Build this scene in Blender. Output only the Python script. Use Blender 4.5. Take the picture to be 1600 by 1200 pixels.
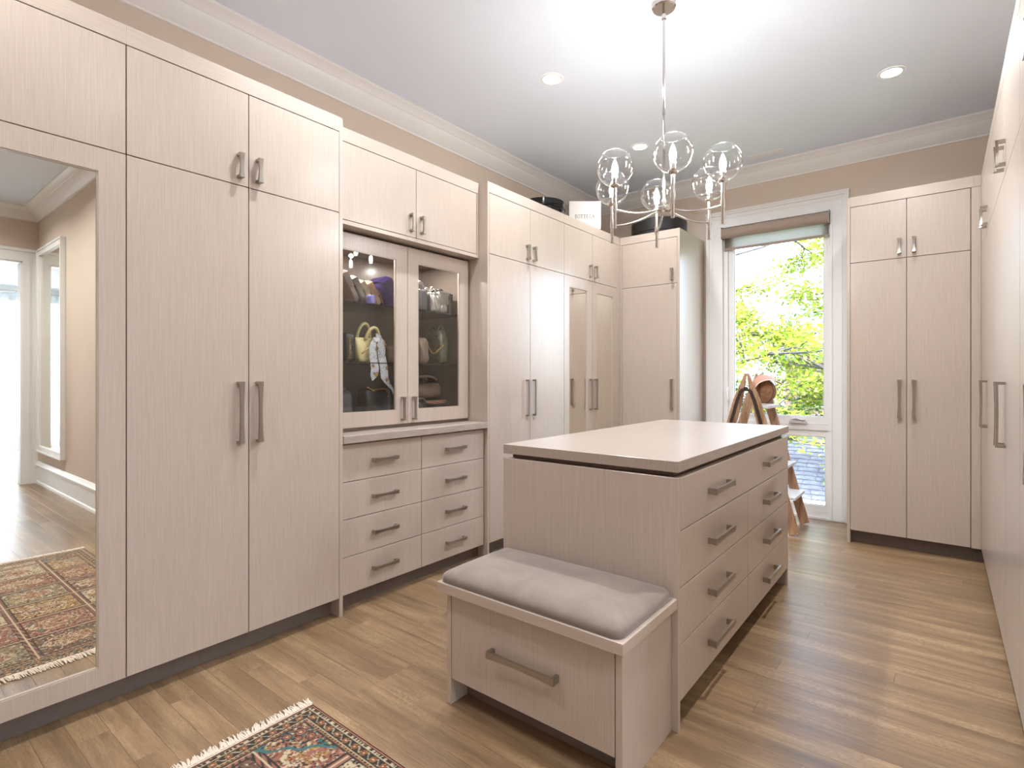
import bpy, bmesh, math, random
import numpy as np
from mathutils import Vector, Matrix

# ------------------------------------------------------------------ camera, world, exposure
for o in list(bpy.data.objects):
    bpy.data.objects.remove(o)
scn = bpy.context.scene
COL = scn.collection
YAW = math.radians(38.48)
cam_d = bpy.data.cameras.new('camera')
cam_d.sensor_width = 36.0
cam_d.lens = 843.0 / 1600 * 36
cam_d.shift_y = -11.7 / 1600
cam_d.clip_start = 0.02
cam = bpy.data.objects.new('camera', cam_d)
cam.location = (0, 0, 1.25)
cam.rotation_euler = (math.pi / 2, 0, YAW)
COL.objects.link(cam)
scn.camera = cam
scn.view_settings.view_transform = 'Standard'
scn.view_settings.look = 'None'
scn.view_settings.gamma = 1
scn.view_settings.use_curve_mapping = False
scn.view_settings.exposure = 0.38

W = bpy.data.worlds.new('world')
scn.world = W
W.use_nodes = True
wn = W.node_tree
for n in list(wn.nodes):
    wn.nodes.remove(n)
wo = wn.nodes.new('ShaderNodeOutputWorld')
wb_ = wn.nodes.new('ShaderNodeBackground')
sky = wn.nodes.new('ShaderNodeTexSky')
sky.sky_type = 'NISHITA'
sky.sun_disc = False
sky.sun_elevation = math.radians(48)
sky.sun_rotation = math.radians(130)
sky.air_density = 0.7
sky.dust_density = 2.5
hsv = wn.nodes.new('ShaderNodeHueSaturation')
hsv.inputs['Saturation'].default_value = 0.8
wn.links.new(sky.outputs[0], hsv.inputs['Color'])
wn.links.new(hsv.outputs[0], wb_.inputs[0])
wb_.inputs[1].default_value = 3.3
wn.links.new(wb_.outputs[0], wo.inputs[0])

sun_d = bpy.data.lights.new('sun', 'SUN')
sun_d.energy = 5.5
sun_d.angle = 0.01
sun_d.color = (1, 0.95, 0.85)
sun = bpy.data.objects.new('sun', sun_d)
sun.rotation_euler = (math.radians(44), 0, math.radians(50))   # from behind the house, lights garden only
COL.objects.link(sun)

DOWNLIGHT_W = 10.5
BULB_W = 4.0

# ------------------------------------------------------------------ helpers
ORG = {}   # world origin of unrotated parents


def setp(o, label=None, cat=None, group=None, kind=None):
    if label: o['label'] = label
    if cat: o['category'] = cat
    if group: o['group'] = group
    if kind: o['kind'] = kind
    return o


def empty(name, loc, label=None, cat=None, group=None, kind=None):
    o = bpy.data.objects.new(name, None)
    o.empty_display_size = 0.1
    o.location = loc
    COL.objects.link(o)
    ORG[o] = Vector(loc)
    return setp(o, label, cat, group, kind)


def obj(name, bm, mat, parent=None, smooth=False, label=None, cat=None, group=None, kind=None, angle=None):
    """world-space bmesh -> one mesh object with its own origin"""
    if len(bm.verts):
        xs = [v.co.x for v in bm.verts]; ys = [v.co.y for v in bm.verts]; zs = [v.co.z for v in bm.verts]
        org = Vector(((min(xs) + max(xs)) / 2, (min(ys) + max(ys)) / 2, min(zs)))
    else:
        org = Vector((0, 0, 0))
    bmesh.ops.translate(bm, verts=bm.verts, vec=-org)
    me = bpy.data.meshes.new(name)
    bm.to_mesh(me)
    bm.free()
    if smooth:
        me.shade_smooth()
        if angle:
            me.set_sharp_from_angle(angle=math.radians(angle))
    for m in (mat if isinstance(mat, (list, tuple)) else [mat]):
        me.materials.append(m)
    o = bpy.data.objects.new(name, me)
    COL.objects.link(o)
    ORG[o] = org
    if parent is not None:
        o.parent = parent
        o.location = org - ORG[parent]
    else:
        o.location = org
    return setp(o, label, cat, group, kind)


def inst(name, me, parent, loc, rot=(0, 0, 0), label=None):
    o = bpy.data.objects.new(name, me)
    COL.objects.link(o)
    o.parent = parent
    o.location = Vector(loc) - ORG[parent]
    o.rotation_euler = rot
    ORG[o] = Vector(loc)
    if label: o['label'] = label
    return o


def bx(bm, x0, x1, y0, y1, z0, z1, mat=0):
    if x0 > x1: x0, x1 = x1, x0
    if y0 > y1: y0, y1 = y1, y0
    v = [bm.verts.new(p) for p in ((x0, y0, z0), (x1, y0, z0), (x1, y1, z0), (x0, y1, z0), (x0, y0, z1), (x1, y0, z1), (x1, y1, z1), (x0, y1, z1))]
    fs = []
    for f in ((0, 3, 2, 1), (4, 5, 6, 7), (0, 1, 5, 4), (1, 2, 6, 5), (2, 3, 7, 6), (3, 0, 4, 7)):
        q = bm.faces.new([v[i] for i in f]); q.material_index = mat; fs.append(q)
    return v


def BM():
    return bmesh.new()


def bev(bm, w, seg=1):
    bmesh.ops.bevel(bm, geom=list(bm.edges), offset=w, segments=seg, affect='EDGES', profile=0.5)
    return bm


def cyl(bm, p0, p1, r0, r1=None, n=16, cap=True):
    if r1 is None: r1 = r0
    p0 = Vector(p0); p1 = Vector(p1)
    d = (p1 - p0).normalized()
    a = d.orthogonal().normalized(); b = d.cross(a)
    A = []; B = []
    for i in range(n):
        t = 2 * math.pi * i / n
        u = a * math.cos(t) + b * math.sin(t)
        A.append(bm.verts.new(p0 + u * r0)); B.append(bm.verts.new(p1 + u * r1))
    for i in range(n):
        j = (i + 1) % n
        bm.faces.new((A[i], A[j], B[j], B[i]))
    if cap:
        bm.faces.new(A[::-1]); bm.faces.new(B)


def tube(bm, pts, r, n=8, closed=False, cap=True):
    pts = [Vector(p) for p in pts]
    rs = r if isinstance(r, (list, tuple)) else [r] * len(pts)
    rings = []
    prev = None
    for i, p in enumerate(pts):
        if closed:
            d = pts[(i + 1) % len(pts)] - pts[i - 1]
        else:
            d = pts[min(i + 1, len(pts) - 1)] - pts[max(i - 1, 0)]
        d.normalize()
        a = d.orthogonal().normalized() if prev is None else (prev - d * prev.dot(d)).normalized()
        prev = a
        b = d.cross(a)
        rings.append([bm.verts.new(p + (a * math.cos(2 * math.pi * k / n) + b * math.sin(2 * math.pi * k / n)) * rs[i]) for k in range(n)])
    m = len(rings)
    for i in range(m if closed else m - 1):
        A = rings[i]; B = rings[(i + 1) % m]
        for k in range(n):
            bm.faces.new((A[k], A[(k + 1) % n], B[(k + 1) % n], B[k]))
    if cap and not closed:
        bm.faces.new(rings[0][::-1]); bm.faces.new(rings[-1])


def lathe(bm, prof, c, n=32):
    """profile [(r,z)] about the vertical axis through c"""
    rings = []
    for r, z in prof:
        if r < 1e-5:
            rings.append([bm.verts.new((c[0], c[1], c[2] + z))])
        else:
            rings.append([bm.verts.new((c[0] + r * math.cos(2 * math.pi * k / n), c[1] + r * math.sin(2 * math.pi * k / n), c[2] + z)) for k in range(n)])
    for A, B in zip(rings, rings[1:]):
        for k in range(n):
            j = (k + 1) % n
            if len(A) == 1 and len(B) == 1: continue
            if len(A) == 1: bm.faces.new((A[0], B[j], B[k]))
            elif len(B) == 1: bm.faces.new((A[k], A[j], B[0]))
            else: bm.faces.new((A[k], A[j], B[j], B[k]))


def sweep(bm, prof, p0, p1, nrm):
    """extrude a closed profile [(out, z)] from p0 to p1; nrm = horizontal outward direction"""
    nrm = Vector(nrm)
    A = [bm.verts.new(Vector(p0) + nrm * o + Vector((0, 0, z))) for o, z in prof]
    B = [bm.verts.new(Vector(p1) + nrm * o + Vector((0, 0, z))) for o, z in prof]
    n = len(prof)
    for i in range(n):
        j = (i + 1) % n
        bm.faces.new((A[i], A[j], B[j], B[i]))
    bm.faces.new(A[::-1]); bm.faces.new(B)
    bmesh.ops.recalc_face_normals(bm, faces=bm.faces)


def beam(bm, p0, p1, w, t, side, taper=None):
    """board from p0 to p1, w across (perpendicular to side), t along side"""
    p0 = Vector(p0); p1 = Vector(p1); side = Vector(side).normalized()
    d = (p1 - p0).normalized(); a = d.cross(side).normalized()
    w1 = w if taper is None else taper
    vs = []
    for p, ww in ((p0, w), (p1, w1)):
        for sa, sb in ((-1, -1), (1, -1), (1, 1), (-1, 1)):
            vs.append(bm.verts.new(p + a * sa * ww / 2 + side * sb * t / 2))
    for f in ((3, 2, 1, 0), (4, 5, 6, 7), (0, 1, 5, 4), (1, 2, 6, 5), (2, 3, 7, 6), (3, 0, 4, 7)):
        bm.faces.new([vs[i] for i in f])
    bmesh.ops.recalc_face_normals(bm, faces=bm.faces)


# ------------------------------------------------------------------ materials
def lin(c):
    return tuple(((x / 255) / 12.92 if x / 255 <= 0.04045 else ((x / 255 + 0.055) / 1.055) ** 2.4) for x in c) + (1,)


class MT:
    def __init__(s, name):
        s.m = bpy.data.materials.new(name); s.m.use_nodes = True
        s.t = s.m.node_tree; s.b = s.t.nodes['Principled BSDF']; s.o = s.t.nodes['Material Output']

    def n(s, kind, **kw):
        q = s.t.nodes.new(kind)
        for k, v in kw.items(): setattr(q, k, v)
        return q

    def l(s, a, b): s.t.links.new(a, b)

    def base(s, rgb=None, rough=0.5, metal=0.0, spec=None):
        if rgb is not None: s.b.inputs['Base Color'].default_value = lin(rgb)
        s.b.inputs['Roughness'].default_value = rough
        s.b.inputs['Metallic'].default_value = metal
        if spec is not None: s.b.inputs['Specular IOR Level'].default_value = spec
        return s

    def coords(s, scale, kind='Object', rnd=False):
        tc = s.n('ShaderNodeTexCoord'); mp = s.n('ShaderNodeMapping')
        mp.inputs['Scale'].default_value = scale
        s.l(tc.outputs[kind], mp.inputs[0])
        if rnd:
            oi = s.n('ShaderNodeObjectInfo'); ml = s.n('ShaderNodeMath', operation='MULTIPLY'); ml.inputs[1].default_value = 57.0
            s.l(oi.outputs['Random'], ml.inputs[0]); s.l(ml.outputs[0], mp.inputs['Location'])
        return mp.outputs[0]

    def noise(s, vec, scale=5, detail=3, rough=0.5, dist=0.0):
        q = s.n('ShaderNodeTexNoise'); q.inputs['Scale'].default_value = scale; q.inputs['Detail'].default_value = detail
        q.inputs['Roughness'].default_value = rough; q.inputs['Distortion'].default_value = dist
        s.l(vec, q.inputs['Vector']); return q.outputs['Fac']

    def ramp(s, fac, stops):
        q = s.n('ShaderNodeValToRGB'); e = q.color_ramp.elements
        while len(e) < len(stops): e.new(0.5)
        for k, (p, c) in zip(e, stops): k.position = p; k.color = lin(c)
        s.l(fac, q.inputs[0]); return q.outputs[0]

    def bump(s, h, strength=0.2, dist=0.001):
        q = s.n('ShaderNodeBump'); q.inputs['Strength'].default_value = strength; q.inputs['Distance'].default_value = dist
        s.l(h, q.inputs['Height']); s.l(q.outputs[0], s.b.inputs['Normal'])


def simple(name, rgb, rough=0.5, metal=0.0, var=4, nscale=30, bump=0.0, spec=None):
    m = MT(name).base(rgb, rough, metal, spec)
    v = m.coords((1, 1, 1))
    f = m.noise(v, nscale, 4)
    lo = tuple(max(0, c - var) for c in rgb); hi = tuple(min(255, c + var) for c in rgb)
    m.l(m.ramp(f, [(0.3, lo), (0.7, hi)]), m.b.inputs['Base Color'])
    if bump: m.bump(f, bump, 0.001)
    return m.m


def laminate(name, lo, hi, scale, rough=0.34):
    m = MT(name).base(None, rough)
    v = m.coords(scale)
    f = m.noise(v, 1.0, 3, 0.6, 0.4)
    v2 = m.coords((1, 1, 1)); g = m.noise(v2, 1.3, 1)
    mx = m.n('ShaderNodeMath', operation='MULTIPLY_ADD'); mx.inputs[1].default_value = 0.25; m.l(g, mx.inputs[0]); m.l(f, mx.inputs[2])
    m.l(m.ramp(mx.outputs[0], [(0.42, lo), (0.85, hi)]), m.b.inputs['Base Color'])
    m.b.inputs['Coat Weight'].default_value = 0.5; m.b.inputs['Coat Roughness'].default_value = 0.22
    m.bump(f, 0.3, 0.0010)
    rr = m.n('ShaderNodeMapRange'); rr.inputs['To Min'].default_value = rough - 0.05; rr.inputs['To Max'].default_value = rough + 0.09
    m.l(f, rr.inputs[0]); m.l(rr.outputs[0], m.b.inputs['Roughness'])
    return m.m


LO, HI = (181, 166, 154), (194, 180, 168)
M_lam = laminate('laminate_vertical_grain', LO, HI, (260, 260, 6))
M_lamh = laminate('laminate_horizontal_grain', LO, HI, (6, 6, 260))
M_lamtop = laminate('laminate_worktop', (160, 147, 136), (174, 161, 151), (200, 9, 60), 0.4)
M_lamin = laminate('laminate_interior', (150, 133, 119), (165, 149, 134), (260, 260, 6), 0.5)
M_dispin = laminate('laminate_shaded_interior', (122, 107, 95), (136, 121, 108), (260, 260, 6), 0.5)  # same laminate darkened: shade inside the display case put into the colour
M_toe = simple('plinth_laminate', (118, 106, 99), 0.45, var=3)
M_dark = simple('dark_void', (28, 22, 18), 0.9, var=3)
M_wall = simple('wall_paint', (220, 204, 189), 0.75, var=1, nscale=3)
M_ceil = simple('ceiling_paint', (232, 240, 252), 0.9, var=1, nscale=2)
M_trim = simple('white_trim_paint', (243, 242, 241), 0.4, var=1, nscale=3)
M_sash = simple('white_window_vinyl', (238, 236, 235), 0.35, var=1, nscale=3)
M_metal = simple('brushed_nickel', (172, 166, 158), 0.28, 1.0, var=8, nscale=200)
M_chrome = simple('polished_nickel', (205, 200, 195), 0.12, 1.0, var=3)
M_blackbox = simple('black_hatbox_board', (38, 36, 37), 0.35, var=4)
M_blackgloss = simple('black_gloss', (18, 17, 18), 0.12, var=3)
M_whitebox = simple('white_box_board', (214, 208, 202), 0.6, var=2)
M_ink = simple('grey_ink', (74, 68, 62), 0.6, var=2)
M_shade = None

m = MT('mirror_glass').base((238, 236, 228), 0.01, 1.0); M_mirror = m.m


def thin_glass(name, tint=(1, 1, 1, 1), refl=0.5, base=0.04):
    m = MT(name)
    tr = m.n('ShaderNodeBsdfTransparent'); tr.inputs[0].default_value = tint
    gl = m.n('ShaderNodeBsdfGlossy'); gl.inputs['Roughness'].default_value = 0.01
    lw = m.n('ShaderNodeLayerWeight'); lw.inputs['Blend'].default_value = refl
    ad = m.n('ShaderNodeMath', operation='MULTIPLY_ADD'); ad.inputs[1].default_value = 0.9; ad.inputs[2].default_value = base
    m.l(lw.outputs['Facing'], ad.inputs[0])
    pw = m.n('ShaderNodeMath', operation='POWER'); pw.inputs[1].default_value = 2.2
    m.l(ad.outputs[0], pw.inputs[0])
    a2 = m.n('ShaderNodeMath', operation='ADD'); a2.inputs[1].default_value = base; m.l(pw.outputs[0], a2.inputs[0])
    mx = m.n('ShaderNodeMixShader')
    m.l(a2.outputs[0], mx.inputs[0]); m.l(tr.outputs[0], mx.inputs[1]); m.l(gl.outputs[0], mx.inputs[2])
    m.l(mx.outputs[0], m.o.inputs[0])
    return m.m


M_pane = thin_glass('clear_pane', (0.97, 0.985, 0.98, 1), 0.35, 0.03)
M_globe = thin_glass('clear_globe_glass', (0.96, 0.965, 0.97, 1), 0.55, 0.05)
M_shelfg = thin_glass('shade_tint_shelf_glass', (0.40, 0.38, 0.36, 1), 0.4, 0.06)  # grey tint added to stand in for shade on the lower shelves


def emis(name, rgb, st):
    m = MT(name); e = m.n('ShaderNodeEmission'); e.inputs[0].default_value = rgb; e.inputs[1].default_value = st
    m.l(e.outputs[0], m.o.inputs[0]); return m.m


M_lens = emis('lit_lens', (1, 0.97, 0.92, 1), 25)
M_bulb = emis('lit_bulb', (1, 0.95, 0.88, 1), 30)

# oak boards
m = MT('oak_board').base(None, 0.33)
v = m.coords((1.5, 22, 1), rnd=True)
f1 = m.noise(v, 1.0, 5, 0.65, 0.4)
v2 = m.coords((22, 520, 10), rnd=True); f2 = m.noise(v2, 1.0, 3, 0.7)
v3 = m.coords((1.1, 6, 1), rnd=True)
wv = m.n('ShaderNodeTexWave', wave_type='BANDS', bands_direction='X'); wv.inputs['Scale'].default_value = 9.0
wv.inputs['Distortion'].default_value = 16; wv.inputs['Detail'].default_value = 3; wv.inputs['Detail Scale'].default_value = 1.2; wv.inputs['Detail Roughness'].default_value = .6
m.l(v3, wv.inputs[0])
v4 = m.coords((2.2, 8, 1), rnd=True); f4 = m.noise(v4, 1.0, 2, .5)
mk = m.n('ShaderNodeMapRange'); mk.inputs['From Min'].default_value = .52; mk.inputs['From Max'].default_value = .66; m.l(f4, mk.inputs[0])
wm = m.n('ShaderNodeMath', operation='MULTIPLY'); m.l(wv.outputs['Fac'], wm.inputs[0]); m.l(mk.outputs[0], wm.inputs[1])
a = m.n('ShaderNodeMath', operation='MULTIPLY_ADD'); a.inputs[1].default_value = 0.20; m.l(wm.outputs[0], a.inputs[0]); m.l(f1, a.inputs[2])
b_ = m.n('ShaderNodeMath', operation='MULTIPLY_ADD'); b_.inputs[1].default_value = 0.74; m.l(f2, b_.inputs[0]); m.l(a.outputs[0], b_.inputs[2])
sc_ = m.n('ShaderNodeMath', operation='MULTIPLY'); sc_.inputs[1].default_value = 0.72; m.l(b_.outputs[0], sc_.inputs[0])
colr = m.ramp(sc_.outputs[0], [(0.42, (104, 82, 61)), (0.64, (138, 112, 84)), (0.86, (170, 143, 110))])
oi = m.n('ShaderNodeObjectInfo')
hs = m.n('ShaderNodeHueSaturation')
mr = m.n('ShaderNodeMapRange'); mr.inputs['To Min'].default_value = 0.86; mr.inputs['To Max'].default_value = 1.13
m.l(oi.outputs['Random'], mr.inputs[0]); m.l(mr.outputs[0], hs.inputs['Value']); m.l(colr, hs.inputs['Color'])
m.l(hs.outputs[0], m.b.inputs['Base Color'])
rr = m.n('ShaderNodeMapRange'); rr.inputs['To Min'].default_value = 0.27; rr.inputs['To Max'].default_value = 0.42
m.l(f1, rr.inputs[0]); m.l(rr.outputs[0], m.b.inputs['Roughness'])
m.bump(b_.outputs[0], 0.25, 0.0012)
M_oak = m.m

# velvet cushion
m = MT('grey_velvet').base(None, 0.85)
v = m.coords((1, 1, 1)); f = m.noise(v, 9, 4, 0.6, 0.6)
m.l(m.ramp(f, [(0.35, (128, 116, 108)), (0.65, (140, 128, 119))]), m.b.inputs['Base Color'])
m.b.inputs['Sheen Weight'].default_value = 0.5; m.b.inputs['Sheen Roughness'].default_value = 0.4
ff = m.noise(v, 900, 2); m.bump(ff, 0.25, 0.0006)
M_velvet = m.m

# woven roller cloth: lets daylight through
m = MT('blind_cloth').base((176, 166, 158), 0.8)
tl = m.n('ShaderNodeBsdfTranslucent'); tl.inputs[0].default_value = lin((205, 200, 195))
mx = m.n('ShaderNodeMixShader'); mx.inputs[0].default_value = 0.75
m.l(m.b.outputs[0], mx.inputs[1]); m.l(tl.outputs[0], mx.inputs[2]); m.l(mx.outputs[0], m.o.inputs[0])
M_cloth = m.m
M_roll = simple('blind_roll_cloth', (168, 150, 138), 0.8, var=3, nscale=200)

m = MT('sheer_curtain').base((225, 235, 245), 0.9)
tl = m.n('ShaderNodeBsdfTranslucent'); tl.inputs[0].default_value = (0.85, 0.92, 1, 1)
tp = m.n('ShaderNodeBsdfTransparent')
mx = m.n('ShaderNodeMixShader'); mx.inputs[0].default_value = 0.6
mx2 = m.n('ShaderNodeMixShader'); mx2.inputs[0].default_value = 0.35
m.l(m.b.outputs[0], mx.inputs[1]); m.l(tl.outputs[0], mx.inputs[2]); m.l(mx.outputs[0], mx2.inputs[1]); m.l(tp.outputs[0], mx2.inputs[2])
m.l(mx2.outputs[0], m.o.inputs[0])
M_sheer = m.m

m = MT('worn_ladder_wood').base(None, 0.6)
v = m.coords((1, 1, 0.12)); f = m.noise(v, 45, 5, 0.65, 1.0)
m.l(m.ramp(f, [(0.3, (128, 96, 72)), (0.5, (176, 138, 108)), (0.75, (204, 170, 140))]), m.b.inputs['Base Color']); m.bump(f, 0.4, 0.002)
M_ladder = m.m
M_white_worn = simple('worn_white_paint', (222, 220, 222), 0.6, var=12, nscale=40)
M_iron = simple('dark_iron_strap', (74, 62, 54), 0.5, 0.6, var=10, nscale=60)
M_capleather = simple('tan_suede', (150, 108, 76), 0.7, var=14, nscale=40)
M_capbrim = simple('rosy_brim_cloth', (196, 146, 122), 0.7, var=6, nscale=60)
M_piping = simple('white_piping', (240, 225, 215), 0.6, var=2)

# ------------------------------------------------------------------ room shell
ZC = 3.2
XW, YW, XR = -3.10, 5.40, 0.86
XH = 3.43
YB = -1.6
bm = BM(); bx(bm, XW - .15, XW, YB - .15, YW + .2, -.05, ZC + .1)
obj('wall_left', bm, M_wall, kind='structure')
bm = BM()
bx(bm, XW, -1.66, YW, YW + .2, -.05, ZC + .1); bx(bm, -.75, XR + .15, YW, YW + .2, -.05, ZC + .1)
bx(bm, -1.66, -.75, YW, YW + .2, 2.69, ZC + .1); bx(bm, -1.66, -.75, YW, YW + .2, -.05, .015)
obj('wall_far', bm, M_wall, kind='structure')
bm = BM(); bx(bm, XR, XR + .15, 1.62, YW, -.05, ZC + .1)
obj('wall_right', bm, M_wall, kind='structure')
bm = BM(); bx(bm, .24, XH + .12, 1.5, 1.62, -.05, ZC + .1)
obj('wall_entry', bm, M_wall, kind='structure')
bm = BM()
bx(bm, XH, XH + .12, 1.36, 1.5, -.05, ZC + .1); bx(bm, XH, XH + .12, YB, .42, -.05, ZC + .1); bx(bm, XH, XH + .12, .42, 1.36, 2.58, ZC + .1)
obj('wall_doorway', bm, M_wall, kind='structure')
bm = BM(); bx(bm, XW, XH + .12, YB - .15, YB, -.05, ZC + .1)
obj('wall_back', bm, M_wall, kind='structure')
bm = BM(); bx(bm, XW, XH + .12, YB, YW, ZC, ZC + .1)
obj('ceiling', bm, M_ceil, kind='structure')

# crown mouldings: stepped cove
CP = [(0, 3.06), (.012, 3.06), (.014, 3.072), (.022, 3.076), (.05, 3.10), (.078, 3.125), (.086, 3.138), (.092, 3.150), (.10, 3.152),
      (.112, 3.166), (.135, 3.178), (.150, 3.184), (.150, 3.1995), (0, 3.1995)]


def trim(name, prof, p0, p1, nrm):
    bm = BM(); sweep(bm, prof, p0, p1, nrm)
    return obj(name, bm, M_trim, kind='structure', smooth=True, angle=35)


trim('trim_1', CP, (XW, YB, 0), (XW, YW, 0), (1, 0, 0))
trim('trim_2', CP, (XW, YW, 0), (XR, YW, 0), (0, -1, 0))
trim('trim_3', CP, (XR, 1.62, 0), (XR, YW, 0), (-1, 0, 0))
trim('trim_4', CP, (.24, 1.5, 0), (XH, 1.5, 0), (0, -1, 0))
trim('trim_5', CP, (XH, YB, 0), (XH, 1.5, 0), (-1, 0, 0))
trim('trim_6', CP, (XW, YB, 0), (XH, YB, 0), (0, 1, 0))
BP = [(0, 0), (.026, 0), (.026, .02), (.022, .034), (.016, .04), (.016, .20), (.026, .205), (.026, .222), (.018, .232), (.012, .25), (.006, .262), (0, .262)]
trim('baseboard_entry', BP, (.24, 1.5, 0), (XH, 1.5, 0), (0, -1, 0))
trim('baseboard_back', BP, (XW, YB, 0), (XH, YB, 0), (0, 1, 0))
trim('baseboard_right', BP, (XH, YB, 0), (XH, .30, 0), (-1, 0, 0))

# doorway casing and next room
bm = BM()
for y0, y1 in ((1.36, 1.497), (.283, .42)):
    bx(bm, XH - .022, XH, y0, y1, 0, 2.58); bx(bm, XH - .032, XH - .02, (y1 - .03 if y0 > 1 else y0), (y1 if y0 > 1 else y0 + .03), 0, 2.69)
    bx(bm, XH - .028, XH - .02, (y0 + .05 if y0 > 1 else y0 + .05), y0 + .075, 0, 2.62)
bx(bm, XH - .022, XH, .283, 1.497, 2.58, 2.72); bx(bm, XH - .034, XH - .02, .283, 1.497, 2.695, 2.73)
bx(bm, XH - .01, XH + .13, 1.345, 1.362, 0, 2.58); bx(bm, XH - .01, XH + .13, .418, .435, 0, 2.58); bx(bm, XH - .01, XH + .13, .418, 1.362, 2.565, 2.582)
obj('door_1', bm, M_trim, kind='structure')
bm = BM(); bx(bm, XH + .12, 7.6, -1.5, 3.4, -.06, -.002)
obj('floor_bedroom', bm, simple('bedroom_carpet', (232, 228, 222), 0.9, var=3), kind='structure')
bm = BM(); bx(bm, XH + .12, 7.6, 3.4, 3.5, -.06, 2.9); bx(bm, XH + .12, 7.6, -1.6, -1.5, -.06, 2.9); bx(bm, XH + .12, 7.6, -1.5, 3.4, 2.8, 2.9)
bx(bm, XH, XH + .12, 1.62, 3.4, -.06, 2.9)
bx(bm, 7.5, 7.6, -1.5, -.2, 0, 2.8); bx(bm, 7.5, 7.6, 2.9, 3.4, 0, 2.8); bx(bm, 7.5, 7.6, -.2, 2.9, 0, .25); bx(bm, 7.5, 7.6, -.2, 2.9, 2.6, 2.8)
obj('wall_bedroom', bm, simple('bedroom_paint', (226, 228, 230), 0.8, var=1), kind='structure')
w2 = empty('window_2', (7.55, 1.35, .25), kind='structure')
bm = BM()
for y in (-.2, .83, 1.86, 2.85): bx(bm, 7.51, 7.57, y, y + .05, .25, 2.6)
bx(bm, 7.51, 7.57, -.2, 2.9, .25, .3); bx(bm, 7.51, 7.57, -.2, 2.9, 2.55, 2.6)
obj('window_frame', bm, M_sash, w2)
bm = BM(); bx(bm, 7.535, 7.541, -.15, 2.85, .3, 2.55); obj('glass_pane', bm, M_pane, w2)


def curtain(y0, y1, label, mat):
    bm = BM(); n = int((y1 - y0) / .012); top = []; bot = []
    for i in range(n + 1):
        y = y0 + (y1 - y0) * i / n; x = 7.36 + .035 * math.sin(i * .42) + .01 * math.sin(i * 1.3)
        top.append(bm.verts.new((x, y, 2.66))); bot.append(bm.verts.new((x + .01 * math.sin(i * .2), y, .03)))
    for i in range(n): bm.faces.new((bot[i], bot[i + 1], top[i + 1], top[i]))
    r = empty('curtain', (7.36, (y0 + y1) / 2, .03), label, 'curtain', 'curtains of the bright room beyond the doorway')
    obj('curtain_cloth', bm, mat, r, smooth=True)
    bm = BM(); cyl(bm, (7.36, y0 - .02, 2.69), (7.36, y1 + .02, 2.69), .012); obj('curtain_rod', bm, M_chrome, r, smooth=True, angle=40)


curtain(1.5, 2.95, 'sheer white curtain seen through the mirrored doorway, half nearer the door frame', M_sheer)
curtain(-.15, 1.35, 'sheer white curtain in the room beyond the doorway, half farther from the picture wall', M_sheer)

# ------------------------------------------------------------------ floor: oak boards as parts
bm = BM(); bx(bm, XW, XH + .12, YB, YW, -.08, -.014)
floor = obj('floor', bm, M_dark, kind='structure')
rng = random.Random(5)
BW = .095
rows = int((YW - YB) / BW) + 1
board_cache = {}


def board_mesh(L, w):
    k = (round(L, 3), round(w, 4))
    if k not in board_cache:
        bm = BM(); bx(bm, -L / 2 + .0002, L / 2 - .0002, -w / 2 + .0002, w / 2 - .0002, 0, .014)
        top = [e for e in bm.edges if all(v.co.z > .01 for v in e.verts)]
        bmesh.ops.bevel(bm, geom=top, offset=.0004, segments=1, affect='EDGES')
        me = bpy.data.meshes.new('floorboard'); bm.to_mesh(me); bm.free(); me.materials.append(M_oak)
        board_cache[k] = me
    return board_cache[k]


nb = 0
for r in range(rows):
    y0 = 2.793 - BW * 47 + r * BW
    if y0 < YB: y0b = YB
    if y0 + BW > YW or y0 < YB - .09: continue
    y0c = max(y0, YB)
    xa, xb = (XW, XH + .12) if y0 < 1.5 else (XW, XR)
    if y0 < 1.5 and y0 + BW > 1.5 + .02: xb = XH
    x = xa
    off = rng.choice([.55, .8, 1.05, 1.3])
    while x < xb - .01:
        L = off if x == xa else rng.choice([.9, 1.1, 1.3, 1.5, 1.7, 1.9])
        if xb - (x + L) < .35: L = xb - x
        inst('floorboard', board_mesh(L, y0 + BW - y0c), floor, (x + L / 2, (y0c + y0 + BW) / 2, -.014))
        nb += 1; x += L
print('boards', nb)

# ------------------------------------------------------------------ handles
def handle_mesh(L, proj=.034, we=.026, wm=.016):
    """bow-tie pull standing along Z, root on x=0, bar towards +X"""
    bm = BM(); n = 10; ring = []
    for i in range(n + 1):
        s = -1 + 2 * i / n
        w = wm + (we - wm) * abs(s) ** 1.7
        xi = proj - .010 - .002 * (1 - abs(s)); xo = proj - .003 * (1 - s * s)
        z = s * L / 2
        ring.append([bm.verts.new(p) for p in ((xi, -w / 2, z), (xo, -w / 2 + .0015, z), (xo, w / 2 - .0015, z), (xi, w / 2, z))])
    for A, B in zip(ring, ring[1:]):
        for k in range(4): bm.faces.new((A[k], A[(k + 1) % 4], B[(k + 1) % 4], B[k]))
    bm.faces.new(ring[0][::-1]); bm.faces.new(ring[-1])
    for s in (-1, 1):
        z = s * (L / 2 - .006)
        bx(bm, 0, proj - .008, -we * .42, we * .42, z - .006, z + .006)
    bmesh.ops.recalc_face_normals(bm, faces=bm.faces)
    me = bpy.data.meshes.new('handle'); bm.to_mesh(me); bm.free(); me.materials.append(M_metal)
    return me


H_long = handle_mesh(.275); H_short = handle_mesh(.108); H_disp = handle_mesh(.145, .032, .022, .015)
H_draw = handle_mesh(.168, .034, .024, .016); H_isl = handle_mesh(.25, .036, .028, .020); H_bench = handle_mesh(.285, .036, .028, .020)
HP = math.pi / 2
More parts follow.
